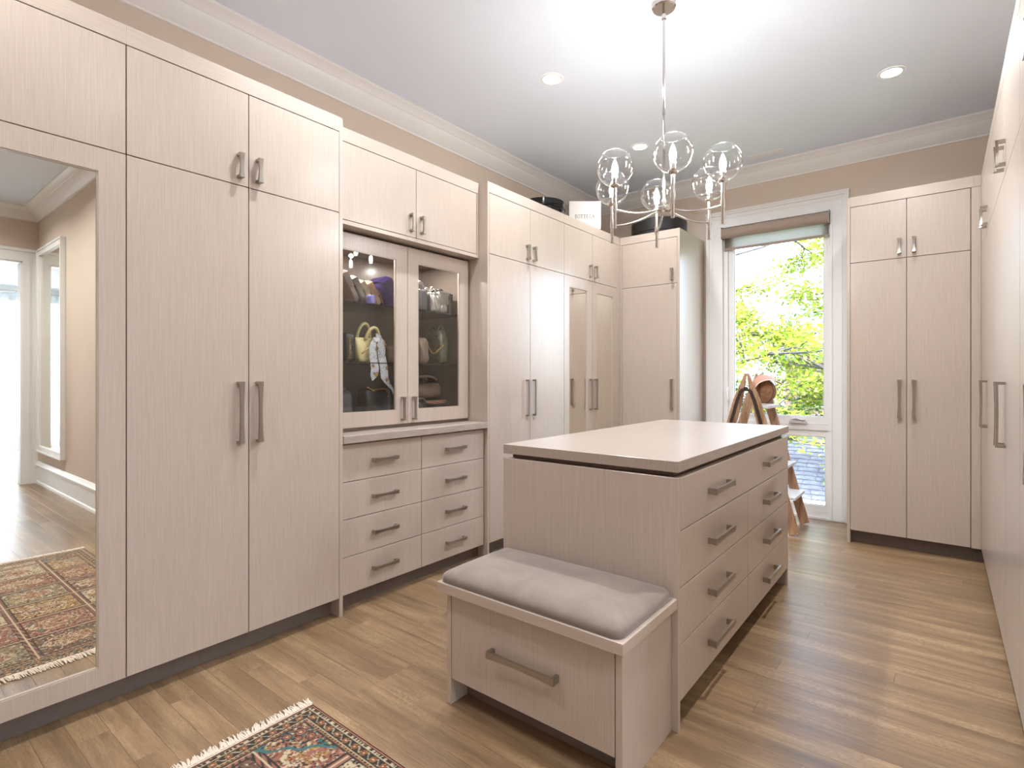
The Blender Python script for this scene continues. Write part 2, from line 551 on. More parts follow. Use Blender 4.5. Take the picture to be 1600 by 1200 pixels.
# rotation for vertical pulls on a wall facing +x / -y / -x, then horizontal pulls
RV = {'L': (0, 0, 0), 'F': (0, 0, -HP), 'R': (0, 0, math.pi)}
RH = {'L': (HP, 0, 0), 'F': (HP, 0, -HP)}


def wbox(bm, wall, plane, a0, a1, z0, z1, d0, d1):
    """box on a cabinet front; depth d0..d1 measured from the front plane into the cabinet"""
    if wall == 'L': return bx(bm, plane - d1, plane - d0, a0, a1, z0, z1)
    if wall == 'R': return bx(bm, plane + d0, plane + d1, a0, a1, z0, z1)
    return bx(bm, a0, a1, plane + d0, plane + d1, z0, z1)


def wpt(wall, plane, a, z, d=0):
    return {'L': (plane - d, a, z), 'R': (plane + d, a, z), 'F': (a, plane + d, z)}[wall]


G = .0019
DT = .021


def front(name, parent, wall, plane, a0, a1, z0, z1, mat=None, handle=None, ha=None, hz=None, horiz=False):
    bm = BM(); wbox(bm, wall, plane, a0 + G, a1 - G, z0 + G, z1 - G, 0, DT); bev(bm, .0012)
    d = obj(name, bm, mat or M_lam, parent)
    if handle:
        for q in (ha if isinstance(ha, (list, tuple)) else [ha]):
            inst('handle', handle, d, wpt(wall, plane, q, hz), (RH if horiz else RV)[wall])
    return d


def framed_door(parent, wall, plane, a0, a1, z0, z1, g0, g1, gz0, gz1, inner, imat, handle=None, ha=None, hz=None):
    bm = BM()
    for q in ((a0 + G, g0, z0 + G, z1 - G), (g1, a1 - G, z0 + G, z1 - G), (g0, g1, z0 + G, gz0), (g0, g1, gz1, z1 - G)):
        wbox(bm, wall, plane, *q, 0, DT)
    d = obj('door', bm, M_lam, parent)
    bm = BM(); wbox(bm, wall, plane, g0 - .004, g1 + .004, gz0 - .004, gz1 + .004, .009, .013)
    obj(inner, bm, imat, d)
    bm = BM(); t = .005
    for q in ((g0, g0 + t, gz0, gz1), (g1 - t, g1, gz0, gz1), (g0 + t, g1 - t, gz0, gz0 + t), (g0 + t, g1 - t, gz1 - t, gz1)):
        wbox(bm, wall, plane, *q, .003, .0088)
    obj('glazing_bead', bm, M_lam, d)
    if handle: inst('handle', handle, d, wpt(wall, plane, ha, hz), RV[wall])
    return d


PL, PF, PR = -2.441, 4.760, .211
ZB, ZM, ZU, ZT = .097, 2.100, 2.520, 2.596
HZL, HZU = 1.09, 2.184


def carcass(parent, wall, plane, a0, a1, depth, z1=ZT, toe=True, sides=(0, 0), fascia=True):
    """body box behind the fronts, plinth, fascia rail; sides = thickness of full-height end panels at a0, a1"""
    s0, s1 = sides
    bm = BM(); wbox(bm, wall, plane, a0 + s0 + .001, a1 - s1 - .001, ZB + .004, z1 - .079, DT + .004, depth)
    obj('carcass', bm, M_lamin, parent)
    if fascia:
        bm = BM(); wbox(bm, wall, plane, a0 + s0, a1 - s1, ZU + G, z1, 0, depth); bev(bm, .001)
        obj('fascia', bm, M_lamh, parent)
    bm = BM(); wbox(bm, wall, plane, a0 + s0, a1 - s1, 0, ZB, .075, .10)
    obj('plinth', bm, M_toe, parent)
    for s, lo, hi in ((s0, a0, a0 + s0), (s1, a1 - s1, a1)):
        if s:
            bm = BM(); wbox(bm, wall, plane, lo, hi, 0, z1, 0, depth); bev(bm, .001)
            obj('end_panel', bm, M_lam, parent)


def pair(parent, wall, plane, a0, a1, lower=True, seam=None):
    s = (a0 + a1) / 2 if seam is None else seam
    front('upper_door', parent, wall, plane, a0, s, ZM, ZU, None, H_short, s - .042, HZU)
    front('upper_door', parent, wall, plane, s, a1, ZM, ZU, None, H_short, s + .042, HZU)
    if lower:
        front('door', parent, wall, plane, a0, s, ZB, ZM, None, H_long, s - .042, HZL)
        front('door', parent, wall, plane, s, a1, ZB, ZM, None, H_long, s + .042, HZL)


DL = .655
WG = 'laminate wardrobes round the room'
# far-left plain unit (mostly outside the frame) and mirror unit
w = empty('wardrobe', (PL, -.71, 0), 'taupe laminate wardrobe beyond the large mirror door, nearest the back wall', 'wardrobe', WG)
carcass(w, 'L', PL, -1.17, -.235, DL); pair(w, 'L', PL, -1.17, -.235)
w = empty('mirror_wardrobe', (PL, .23, 0), 'taupe wardrobe with one wide door holding a tall mirror reflecting the rug', 'wardrobe', WG)
carcass(w, 'L', PL, -.235, .698, DL)
front('upper_door', w, 'L', PL, -.235, .698, ZM, ZU)
framed_door(w, 'L', PL, -.235, .698, ZB, ZM, -.148, .611, .168, 2.012, 'mirror_glass', M_mirror)
# two-door tall unit with end panel
w = empty('wardrobe', (PL, 1.17, 0), 'tall taupe wardrobe with two long doors between the mirror door and the drawers', 'wardrobe', WG)
carcass(w, 'L', PL, .698, 1.654, DL, sides=(0, .021)); pair(w, 'L', PL, .698, 1.633, seam=1.165)

# middle bay: drawers, counter, display case, upper cupboard
Y0, Y1 = 1.656, 2.800
w = empty('drawer_cabinet', (-2.47, 2.23, 0), 'built-in chest of eight taupe drawers below the handbag display', 'drawers')
PD = -2.47
bm = BM(); wbox(bm, 'L', PD, Y0, Y1, ZB, .892, DT + .004, .60); obj('carcass', bm, M_lamin, w)
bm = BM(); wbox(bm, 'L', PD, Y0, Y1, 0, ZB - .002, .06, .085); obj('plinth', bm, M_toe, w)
zz = [.089, .289, .489, .688, .888]
for a0, a1 in ((Y0 + .004, 2.224), (2.224, Y1 - .006)):
    for z0, z1 in zip(zz, zz[1:]):
        front('drawer', w, 'L', PD, a0, a1, z0, z1, M_lam, H_draw, (a0 + a1) / 2, (z0 + z1) / 2, True)
bm = BM(); bx(bm, XW + .005, -2.436, Y0, Y1, .896, .937); bev(bm, .0015)
obj('counter', bm, M_lamtop, label='pale laminate counter over the eight drawers, below the display case', cat='counter')

PG = -2.61
w = empty('display_cabinet', (PG, 2.23, .938), 'glass-fronted display case of handbags standing on the counter', 'cabinet')
bm = BM()
bx(bm, XW + .005, PG - .022, Y0, Y0 + .018, .938, 2.068); bx(bm, XW + .005, PG - .022, Y1 - .018, Y1, .938, 2.068)
bx(bm, XW + .005, PG - .022, Y0 + .018, Y1 - .018, .938, .975); bx(bm, XW + .005, PG - .022, Y0 + .018, Y1 - .018, 2.05, 2.068)
bx(bm, XW + .005, XW + .02, Y0 + .018, Y1 - .018, .975, 2.05)
bx(bm, -2.668, -2.650, Y0 + .018, Y1 - .018, .975, 1.045)
obj('carcass', bm, M_dispin, w)
framed_door(w, 'L', PG, Y0 + .004, 2.235, .957, 2.062, Y0 + .094, 2.143, 1.042, 1.968, 'glass_pane', M_pane, H_disp, 2.19, 1.052)
framed_door(w, 'L', PG, 2.235, Y1 - .012, .957, 2.062, 2.322, 2.700, 1.042, 1.968, 'glass_pane', M_pane, H_disp, 2.28, 1.052)
for z in (1.685, 1.335):
    bm = BM(); bx(bm, XW + .021, -2.665, Y0 + .019, Y1 - .019, z - .008, z); bev(bm, .001)
    obj('shelf', bm, M_shelfg if z > 1.5 else M_shelfg, w, label='glass shelf with a dark tint added to shade the bags below')
for y in (1.95, 2.52):
    bm = BM(); cyl(bm, (-2.80, y, 2.0495), (-2.80, y, 2.043), .03, n=20)
    pk = obj('puck_light', bm, M_lens, w)
    ld = bpy.data.lights.new('puck', 'AREA'); ld.shape = 'DISK'; ld.size = .05; ld.energy = 3.0; ld.color = (1, .95, .9)
    lo = bpy.data.objects.new('puck_beam', ld); COL.objects.link(lo); lo.parent = w; lo.location = Vector((-2.80, y, 2.04)) - ORG[w]

PU = -2.522
w = empty('wall_cupboard', (PU, 2.23, 2.076), 'wide two-door taupe cupboard above the handbag display case', 'cupboard')
bm = BM(); wbox(bm, 'L', PU, Y0 + .001, Y1 - .001, 2.098, ZU - .003, DT + .004, .573); obj('carcass', bm, M_lamin, w)
bm = BM(); wbox(bm, 'L', PU, Y0, Y1, ZU + G, ZT, 0, .573); bev(bm, .001); obj('fascia', bm, M_lamh, w)
bm = BM(); wbox(bm, 'L', PU, Y0, Y1, 2.074, 2.097, 0, .573); bev(bm, .001); obj('bottom_rail', bm, M_lamh, w)
bm = BM(); wbox(bm, 'L', PU, Y1 - .022, Y1 - .0005, 2.098, ZU, 0, DT + .003); obj('end_stile', bm, M_lam, w)
front('upper_door', w, 'L', PU, Y0, 2.228, 2.098, ZU, None, H_short, 2.186, 2.184)
front('upper_door', w, 'L', PU, 2.228, Y1 - .023, 2.098, ZU, None, H_short, 2.27, 2.184)

# tall plain + mirrored wardrobes up to the corner
w = empty('wardrobe', (PL, 3.29, 0), 'tall two-door taupe wardrobe beyond the drawers, white-lit by the window', 'wardrobe', WG)
carcass(w, 'L', PL, 2.801, 3.765, DL, sides=(.018, 0)); pair(w, 'L', PL, 2.819, 3.765, seam=3.293)
w = empty('mirror_wardrobe', (PL, 4.24, 0), 'narrow taupe wardrobe with two mirrored doors next to the room corner', 'wardrobe', WG)
carcass(w, 'L', PL, 3.765, 4.758, DL)
pair(w, 'L', PL, 3.765, 4.695, lower=False, seam=4.226)
framed_door(w, 'L', PL, 3.765, 4.226, ZB, ZM, 3.845, 4.135, .168, 2.006, 'mirror_glass', M_mirror, H_long, 4.184, HZL)
framed_door(w, 'L', PL, 4.226, 4.695, ZB, ZM, 4.31, 4.605, .168, 2.006, 'mirror_glass', M_mirror, H_long, 4.268, HZL)
bm = BM(); wbox(bm, 'L', PL, 4.697, 4.758, ZB, ZU, 0, DT); obj('filler_strip', bm, M_lam, w)

# corner unit on the window wall
w = empty('corner_wardrobe', (-2.15, PF, 0), 'single-door taupe wardrobe in the corner beside the window, under a black hat box', 'wardrobe', WG)
carcass(w, 'F', PF, -2.440, -1.847, .635, sides=(0, .024))
bm = BM(); wbox(bm, 'F', PF, -2.440, -2.421, ZB, ZU, 0, DT); obj('filler_strip', bm, M_lam, w)
front('upper_door', w, 'F', PF, -2.420, -1.871, ZM, ZU, None, H_short, -1.918, 2.184)
front('door', w, 'F', PF, -2.420, -1.871, ZB, ZM, None, H_long, -1.918, HZL)

# right of the window
w = empty('wardrobe', (-.19, PF, 0), 'two-door taupe wardrobe between the window and the long cupboard wall', 'wardrobe', WG)
carcass(w, 'F', PF, -.554, .172, .635, sides=(.020, 0)); pair(w, 'F', PF, -.534, .158, seam=-.191)
bm = BM(); wbox(bm, 'F', PF, .160, .2102, ZB, ZU, 0, DT); obj('filler_strip', bm, M_lam, w)
bm = BM(); wbox(bm, 'F', PF, .1725, .2102, ZU + G, ZT, 0, .03); obj('filler_cap', bm, M_lamh, w)
bm = BM(); bx(bm, .1725, .30, PF + .075, PF + .10, 0, ZB); obj('plinth', bm, M_toe, w)

lab = ['tall taupe wardrobe on the long cupboard wall, next to the far corner', 'middle taupe wardrobe of the long cupboard wall, seen edge-on',
       'taupe wardrobe at the near end of the long cupboard wall, beside the entry wall']
for (a0, a1), lb in zip(((3.64, 4.755), (2.52, 3.64), (1.50, 2.52)), lab):
    w = empty('wardrobe', (PR, (a0 + a1) / 2, 0), lb, 'wardrobe', WG)
    last = a0 < 2
    carcass(w, 'R', PR, a0 + (.122 if last else 0), a1, .64, sides=(0, 0))
    pair(w, 'R', PR, a0 + (.0 if not last else .122), a1, seam=(a0 + a1) / 2)
    if last:
        pass
bm = BM(); bx(bm, PR + .001, .239, 1.485, 1.620, 0, ZT)
obj('trim_7', bm, M_lam, kind='structure')

# ------------------------------------------------------------------ island
IX0, IX1, IY0, IY1 = -1.512, -.720, 1.841, 3.573
w = empty('island', (-1.116, 2.706, 0), 'free-standing taupe island of drawers in the middle of the oak floor', 'island')
bm = BM(); bx(bm, IX0, IX1, IY0, IY0 + .019, 0, .893); bev(bm, .001); obj('end_panel', bm, M_lam, w)
bm = BM(); bx(bm, IX0, IX1, IY1 - .020, IY1, 0, .893); bev(bm, .001); obj('end_panel', bm, M_lam, w)
bm = BM(); bx(bm, IX0 + .024, IX1 - .025, IY0 + .02, IY1 - .021, .10, .892); obj('carcass', bm, M_lamin, w)
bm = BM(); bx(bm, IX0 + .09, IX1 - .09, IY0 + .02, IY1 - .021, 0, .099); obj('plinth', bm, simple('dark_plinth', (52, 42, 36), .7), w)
bm = BM(); bx(bm, IX0 + .03, IX1 - .03, IY0 + .03, IY1 - .03, .8935, .9115); obj('shadow_gap_strip', bm, simple('dark_taupe_strip', (104, 84, 70), .5), w)
ya, ys, yb = 1.861, 2.713, 3.553
bm = BM()
fz = [.100, .300, .502, .703, .893]


def idraw(a0, a1, z0, z1, hs):
    bm = BM(); bx(bm, IX1 - DT, IX1, a0 + G, a1 - G, z0 + G, z1 - G); bev(bm, .0012)
    d = obj('drawer', bm, M_lam, w)
    for a in hs: inst('handle', H_isl, d, (IX1, a, (z0 + z1) / 2), RH['L'])


idraw(ya, yb, .703, .893, (2.272, 3.113))
for z0, z1 in zip(fz[:3], fz[1:4]):
    idraw(ya, ys, z0, z1, (2.272,)); idraw(ys, yb, z0, z1, (3.113,))
for z0, z1 in zip(fz, fz[1:]):
    for a0, a1 in ((ya, ys), (ys, yb)):
        bm = BM(); bx(bm, IX0, IX0 + DT, a0 + G, a1 - G, z0 + G, z1 - G); bev(bm, .0012); obj('panel', bm, M_lam, w)
bm = BM(); bx(bm, IX0, IX1 + .001, IY0 - .001, 3.59, .912, .952); bev(bm, .0015)
obj('worktop', bm, M_lamtop, label='pale smooth laminate slab lying on top of the island', cat='worktop')

# ------------------------------------------------------------------ bench
w = empty('bench', (-1.11, 1.64, 0), 'low taupe bench with one deep drawer and grey cushion against the island', 'bench')
BY0 = 1.465
for x0, x1 in ((-1.483, -1.461), (-.767, -.744)):
    bm = BM(); bx(bm, x0, x1, BY0, IY0 - .002, 0, .434); bev(bm, .001); obj('side_panel', bm, M_lam, w)
bm = BM(); bx(bm, -1.460, -.768, BY0 + DT + .003, IY0 - .002, .10, .433); obj('carcass', bm, M_lamin, w)
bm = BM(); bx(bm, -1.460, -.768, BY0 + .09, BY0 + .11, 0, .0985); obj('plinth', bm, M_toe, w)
bm = BM(); bx(bm, -1.460 + G, -.768 - G, BY0, BY0 + DT, .100, .430); bev(bm, .0012)
d = obj('drawer', bm, M_lam, w)
inst('handle', H_bench, d, (-1.112, BY0, .270), RH['F'])
bm = BM(); bx(bm, -1.499, -.722, 1.427, IY0 - .002, .435, .472); bev(bm, .0015); obj('top_board', bm, M_lamh, w)
# cushion dome
bm = BM(); nx, ny = 44, 26
x0, x1, y0, y1 = -1.496, -.736, 1.434, 1.836
grid = []
for i in range(nx + 1):
    row = []
    for j in range(ny + 1):
        u = math.sin((-1 + 2 * i / nx) * math.pi / 2); v = math.sin((-1 + 2 * j / ny) * math.pi / 2)
        # rounded-corner plan
        a = (x1 - x0) / 2; b = (y1 - y0) / 2; r = .035
        px, py = u * a, v * b
        cx_, cy_ = abs(px) - (a - r), abs(py) - (b - r)
        if cx_ > 0 and cy_ > 0:
            q = math.hypot(cx_, cy_); mm = max(cx_, cy_); k = mm / q
            px = math.copysign(a - r + cx_ * k, px); py = math.copysign(b - r + cy_ * k, py)
        dx = (a - abs(u * a)); dy = (b - abs(v * b)); e = max(0, min(1, min(dx, dy) / .07)); e2 = max(0, min(1, dx / .16)) * .35 + .65; e3 = max(0, min(1, dy / .12)) * .35 + .65
        h = .012 + .034 * math.sqrt(max(0, 1 - (1 - e) ** 2)) + .016 * e * (e2 * e3 - .42) / .58
        if i in (0, nx) or j in (0, ny): h = .0
        row.append(bm.verts.new(((x0 + x1) / 2 + px, (y0 + y1) / 2 + py, .4725 + h)))
    grid.append(row)
for i in range(nx):
    for j in range(ny): bm.faces.new((grid[i][j], grid[i + 1][j], grid[i + 1][j + 1], grid[i][j + 1]))
bd = [e for e in bm.edges if e.is_boundary]
bmesh.ops.contextual_create(bm, geom=bd)
obj('seat_cushion', bm, M_velvet, w, smooth=True, label='domed grey-beige velvet pad')

# ------------------------------------------------------------------ window
win = empty('window_1', (-1.2, 5.4, 0), kind='structure')


def casing_member(bm, x0, x1, z0, z1, out):
    bx(bm, x0, x1, 5.380, 5.3995, z0, z1)


bm = BM()
CX0, CX1, OX0, OX1, OT = -1.815, -.611, -1.662, -.750, 2.690
bx(bm, CX0, OX0, 5.378, 5.3995, 0, 2.84); bx(bm, OX1, CX1, 5.378, 5.3995, 0, 2.84); bx(bm, OX0, OX1, 5.378, 5.3995, OT, 2.84)
for x0, x1 in ((CX0, CX0 + .028), (CX1 - .028, CX1)):
    bx(bm, x0, x1, 5.362, 5.378, 0, 2.84)
bx(bm, CX0 + .028, CX1 - .028, 5.362, 5.378, 2.812, 2.84)
bx(bm, CX0 - .004, CX1 + .004, 5.352, 5.392, 2.832, 2.846)
for x0, x1 in ((CX0 + .05, CX0 + .062), (CX1 - .062, CX1 - .05)): bx(bm, x0, x1, 5.372, 5.378, 0, 2.777)
bx(bm, CX0 + .05, CX1 - .05, 5.372, 5.378, 2.778, 2.79)
bx(bm, OX0 - .014, OX0, 5.370, 5.378, 0, OT + .014); bx(bm, OX1, OX1 + .014, 5.370, 5.378, 0, OT + .014); bx(bm, OX0, OX1, 5.370, 5.378, OT, OT + .014)
obj('casing', bm, M_trim, win)
bm = BM()
bx(bm, OX0, OX0 + .045, 5.40, 5.50, .016, OT); bx(bm, OX1 - .022, OX1, 5.40, 5.50, .016, OT)
bx(bm, OX0 + .045, OX1 - .022, 5.40, 5.50, OT - .05, OT); bx(bm, OX0 + .045, OX1 - .022, 5.39, 5.50, .016, .055)
bx(bm, OX0 + .045, OX1 - .022, 5.40, 5.50, .775, .825)
obj('window_frame', bm, M_sash, win)


def sash(x0, x1, z0, z1, gx0, gx1, gz0, gz1):
    bm = BM()
    for q in ((x0, gx0, z0, z1), (gx1, x1, z0, z1), (gx0, gx1, z0, gz0), (gx0, gx1, gz1, z1)): bx(bm, q[0], q[1], 5.415, 5.47, q[2], q[3])
    s = obj('sash', bm, M_sash, win)
    bm = BM(); bx(bm, gx0 - .003, gx1 + .003, 5.440, 5.446, gz0 - .003, gz1 + .003); obj('glass_pane', bm, M_pane, s)
    bm = BM(); t = .007
    for q in ((gx0, gx0 + t, gz0, gz1), (gx1 - t, gx1, gz0, gz1), (gx0 + t, gx1 - t, gz0, gz0 + t), (gx0 + t, gx1 - t, gz1 - t, gz1)): bx(bm, q[0], q[1], 5.430, 5.4395, q[2], q[3])
    obj('gasket', bm, simple('white_gasket', (200, 204, 208), .5), s)
    return s


s = sash(OX0 + .047, OX1 - .024, .827, OT - .052, -1.567, -.804, .893, 2.60)
bm = BM(); bx(bm, -1.628, -1.606, 5.401, 5.415, 1.02, 1.15); tube(bm, [(-1.617, 5.40, 1.14), (-1.617, 5.378, 1.12), (-1.617, 5.372, 1.08), (-1.617, 5.378, 1.03)], .006); obj('lock_lever', bm, M_sash, s)
s = sash(OX0 + .047, OX1 - .024, .057, .773, -1.567, -.792, .110, .718)
bm = BM(); bx(bm, -1.075, -.935, 5.372, 5.400, .832, .850); bx(bm, -1.065, -.945, 5.380, 5.400, .850, .868)
tube(bm, [(-1.05, 5.385, .868), (-1.02, 5.372, .876), (-.98, 5.370, .866), (-.95, 5.376, .862)], .006); obj('crank', bm, simple('crank_grey', (196, 188, 184), .4), win)
bm = BM(); bx(bm, OX0, OX1, 5.365, 5.400, 0, .018); obj('window_sill', bm, M_trim, win)

w = empty('roller_blind', (-1.205, 5.36, 2.6), 'rolled-up taupe roller blind at the head of the window', 'blind')
bm = BM(); cyl(bm, (-1.655, 5.351, 2.626), (-.757, 5.351, 2.626), .048, n=28); obj('roll', bm, M_roll, w, smooth=True, angle=40)
bm = BM(); bx(bm, -1.648, -.764, 5.3945, 5.397, 2.490, 2.640); obj('shade_cloth', bm, M_cloth, w)
bm = BM(); bx(bm, -1.650, -.762, 5.384, 5.399, 2.468, 2.492); bev(bm, .004, 2); obj('bottom_bar', bm, M_roll, w)
for x in (-1.6575, -.7545):
    bm = BM(); bx(bm, x - .0018, x + .0018, 5.315, 5.399, 2.575, 2.688); obj('bracket', bm, M_metal, w)

# ------------------------------------------------------------------ chandelier
LAT = Vector((math.cos(YAW), math.sin(YAW), 0)); DEP = Vector((-math.sin(YAW), math.cos(YAW), 0))
CC = Vector((-1.135, 2.706, 0))
ch = empty('chandelier', (CC.x, CC.y, ZC), 'six-arm polished nickel chandelier with clear glass globes above the island', 'chandelier')
bm = BM(); lathe(bm, [(0, -.028), (.055, -.028), (.061, -.022), (.061, 0), (0, 0)], (CC.x, CC.y, ZC), 32); obj('canopy', bm, M_chrome, ch, smooth=True, angle=30)
bm = BM(); cyl(bm, (CC.x, CC.y, 2.13), (CC.x, CC.y, ZC - .028), .0065, n=12); cyl(bm, (CC.x, CC.y, 3.12), (CC.x, CC.y, 3.172), .012, n=12)
cyl(bm, (CC.x, CC.y, 2.62), (CC.x, CC.y, 2.66), .009, n=12); obj('rod', bm, M_chrome, ch, smooth=True, angle=40)
bm = BM(); lathe(bm, [(0, -.022), (.030, -.022), (.037, -.014), (.037, .006), (.030, .014), (.012, .018), (.012, .05), (0, .05)], (CC.x, CC.y, 2.125), 24); obj('hub', bm, M_chrome, ch, smooth=True, angle=35)
for k in range(6):
    th = math.radians(-98 + 60 * k)
    dr = LAT * math.cos(th) + DEP * math.sin(th)
    P0 = CC + dr * .30
    pts = []
    for i in range(13):
        t = i / 12; rr_ = .03 + t * .27
        z = 2.125 - .002 + (-.034) * t + -.02 * math.sin(math.pi * t)
        pts.append(CC + dr * rr_ + Vector((0, 0, z)))
    bm = BM(); tube(bm, pts, .0055, 8)
    arm = obj('arm', bm, M_chrome, ch, smooth=True, angle=60)
    x, y = P0.x, P0.y
    bm = BM(); cyl(bm, (x, y, 1.996), (x, y, 2.09), .0085, n=14); cyl(bm, (x, y, 2.075), (x, y, 2.115), .0115, n=14); cyl(bm, (x, y, 2.115), (x, y, 2.205), .0085, n=14)
    cyl(bm, (x, y, 1.994), (x, y, 2.000), .010, n=14)
    obj('stem', bm, M_chrome, arm, smooth=True, angle=40)
    bm = BM(); lathe(bm, [(0, 2.202), (.020, 2.202), (.023, 2.207), (.023, 2.213), (.012, 2.217), (.012, 2.250), (0, 2.250)], (x, y, 0), 18); obj('socket', bm, M_chrome, arm, smooth=True, angle=35)
    R_ = .092; zc = 2.300
    prof = []
    a0, a1 = math.radians(14), math.radians(180 - 38)
    for i in range(25):
        a = a0 + (a1 - a0) * i / 24; prof.append((R_ * math.sin(a), -R_ * math.cos(a)))
    bm = BM(); lathe(bm, prof, (x, y, zc), 36)
    # thickened rolled rim
    rr_ = R_ * math.sin(a1); rz = zc - R_ * math.cos(a1)
    tube(bm, [(x + rr_ * math.cos(2 * math.pi * i / 36), y + rr_ * math.sin(2 * math.pi * i / 36), rz) for i in range(36)], .0012, 6, closed=True)
    obj('globe', bm, M_globe, arm, smooth=True)
    bm = BM(); lathe(bm, [(0, 2.25), (.011, 2.25), (.0125, 2.262), (.016, 2.278), (.017, 2.292), (.012, 2.315), (.005, 2.335), (0, 2.342)], (x, y, 0), 16)
    obj('bulb', bm, M_bulb, arm, smooth=True)
    ld = bpy.data.lights.new('bulb_light', 'POINT'); ld.energy = BULB_W; ld.shadow_soft_size = .02; ld.color = (.99, .98, .97)
    lo = bpy.data.objects.new('bulb_light', ld); COL.objects.link(lo); lo.parent = arm; lo.location = Vector((x, y, 2.36)) - ORG[arm]

# ------------------------------------------------------------------ recessed lights
DLG = 'recessed ceiling lights'
DPOS = [(-1.995, 2.93, 'recessed ceiling light above the tall wardrobe beyond the drawers'), (-.248, 4.22, 'recessed ceiling light in front of the wardrobe beside the window'),
        (-1.997, 4.257, 'recessed ceiling light near the far corner, behind the chandelier globes'),
        (-.248, 2.93, 'recessed ceiling light close to the long cupboard wall'),
        (-1.995, 1.55, 'unseen recessed ceiling light added out in front of the two-door wardrobe'), (-.45, 1.1, 'unseen recessed ceiling light added over the near end of the rug'),  # ceiling lights from here down are unseen, added to flatten the room light
        (-1.995, .15, 'unseen recessed ceiling light added out in front of the large mirror'), (-.3, -.9, 'unseen recessed ceiling light added over the floor behind the rug'),
        (1.2, .5, 'unseen recessed ceiling light added in the middle of the entry passage'), (2.5, .5, 'unseen recessed ceiling light added near the doorway')]
for x, y, lb in DPOS:
    pw = 1.9 if x > .5 else {1.55: 1.25, 1.1: .25, .15: 1.15, -.9: .3, 4.22: .62}.get(y, 1.0) * (2.2 if y == 2.93 and x > -1 else 1)
    d = empty('ceiling_light', (x, y, ZC), lb, 'light', DLG)
    bm = BM(); lathe(bm, [(.055, -.001), (.057, -.006), (.070, -.004), (.074, -.0005)], (x, y, ZC), 32); obj('trim_ring', bm, M_trim, d, smooth=True)
    bm = BM(); lathe(bm, [(0, -.0035), (.057, -.0035), (.057, -.0005), (0, -.0005)], (x, y, ZC), 32); obj('lens', bm, M_lens, d)
    ld = bpy.data.lights.new('downlight', 'AREA'); ld.shape = 'DISK'; ld.size = .09; ld.energy = DOWNLIGHT_W * pw; ld.color = (.965, .98, 1); ld.spread = math.radians(150)
    lo = bpy.data.objects.new('downlight_beam', ld); COL.objects.link(lo); lo.parent = d; lo.location = (0, 0, -.008)

# vent
w = empty('ceiling_vent', (-1.2, 5.08, ZC), 'slim white slotted air vent in the ceiling before the window', 'vent')
bm = BM(); x0, x1, y0, y1 = -1.335, -1.06, 5.035, 5.12
for q in ((x0, x1, y0, y0 + .014), (x0, x1, y1 - .014, y1), (x0, x0 + .014, y0 + .014, y1 - .014), (x1 - .014, x1, y0 + .014, y1 - .014)): bx(bm, q[0], q[1], q[2], q[3], ZC - .006, ZC - .0002)
obj('frame', bm, M_trim, w)
bm = BM(); bx(bm, x0 + .014, x1 - .014, y0 + .014, y1 - .014, ZC - .0015, ZC - .0003); obj('duct_opening', bm, simple('vent_grey', (128, 128, 128), .7), w)
for i in range(4):
    y = y0 + .02 + i * .0135
    bm = BM(); bx(bm, x0 + .014, x1 - .014, y, y + .007, ZC - .005, ZC - .002); obj('slat', bm, M_trim, w)

# ------------------------------------------------------------------ framed wall mirror seen in the mirror door
w = empty('wall_mirror', (2.72, 1.5, .385), 'tall narrow white-framed mirror hanging on the entry wall', 'mirror')
bm = BM(); x0, x1, z0, z1 = 2.20, 3.25, .385, 2.70; f = .07
for q in ((x0, x0 + f, z0, z1), (x1 - f, x1, z0, z1), (x0 + f, x1 - f, z0, z0 + f), (x0 + f, x1 - f, z1 - f, z1)): bx(bm, q[0], q[1], 1.462, 1.499, q[2], q[3])
for q in ((x0, x0 + .018, z0, z1), (x1 - .018, x1, z0, z1), (x0 + .018, x1 - .018, z0, z0 + .018), (x0 + .018, x1 - .018, z1 - .018, z1)): bx(bm, q[0], q[1], 1.452, 1.462, q[2], q[3])
obj('frame', bm, M_trim, w)
bm = BM(); bx(bm, x0 + f - .004, x1 - f + .004, 1.482, 1.488, z0 + f - .004, z1 - f + .004); obj('mirror_glass', bm, M_mirror, w)
w = empty('light_switch', (XH - .0, .2, 1.15), 'dark switch plate on the wall beside the doorway', 'switch')
bm = BM(); bx(bm, XH - .008, XH - .0005, .12, .20, 1.05, 1.17); obj('plate', bm, M_blackbox, w)
bm = BM(); bx(bm, XH - .012, XH - .008, .15, .17, 1.09, 1.13); obj('rocker', bm, M_blackgloss, w)

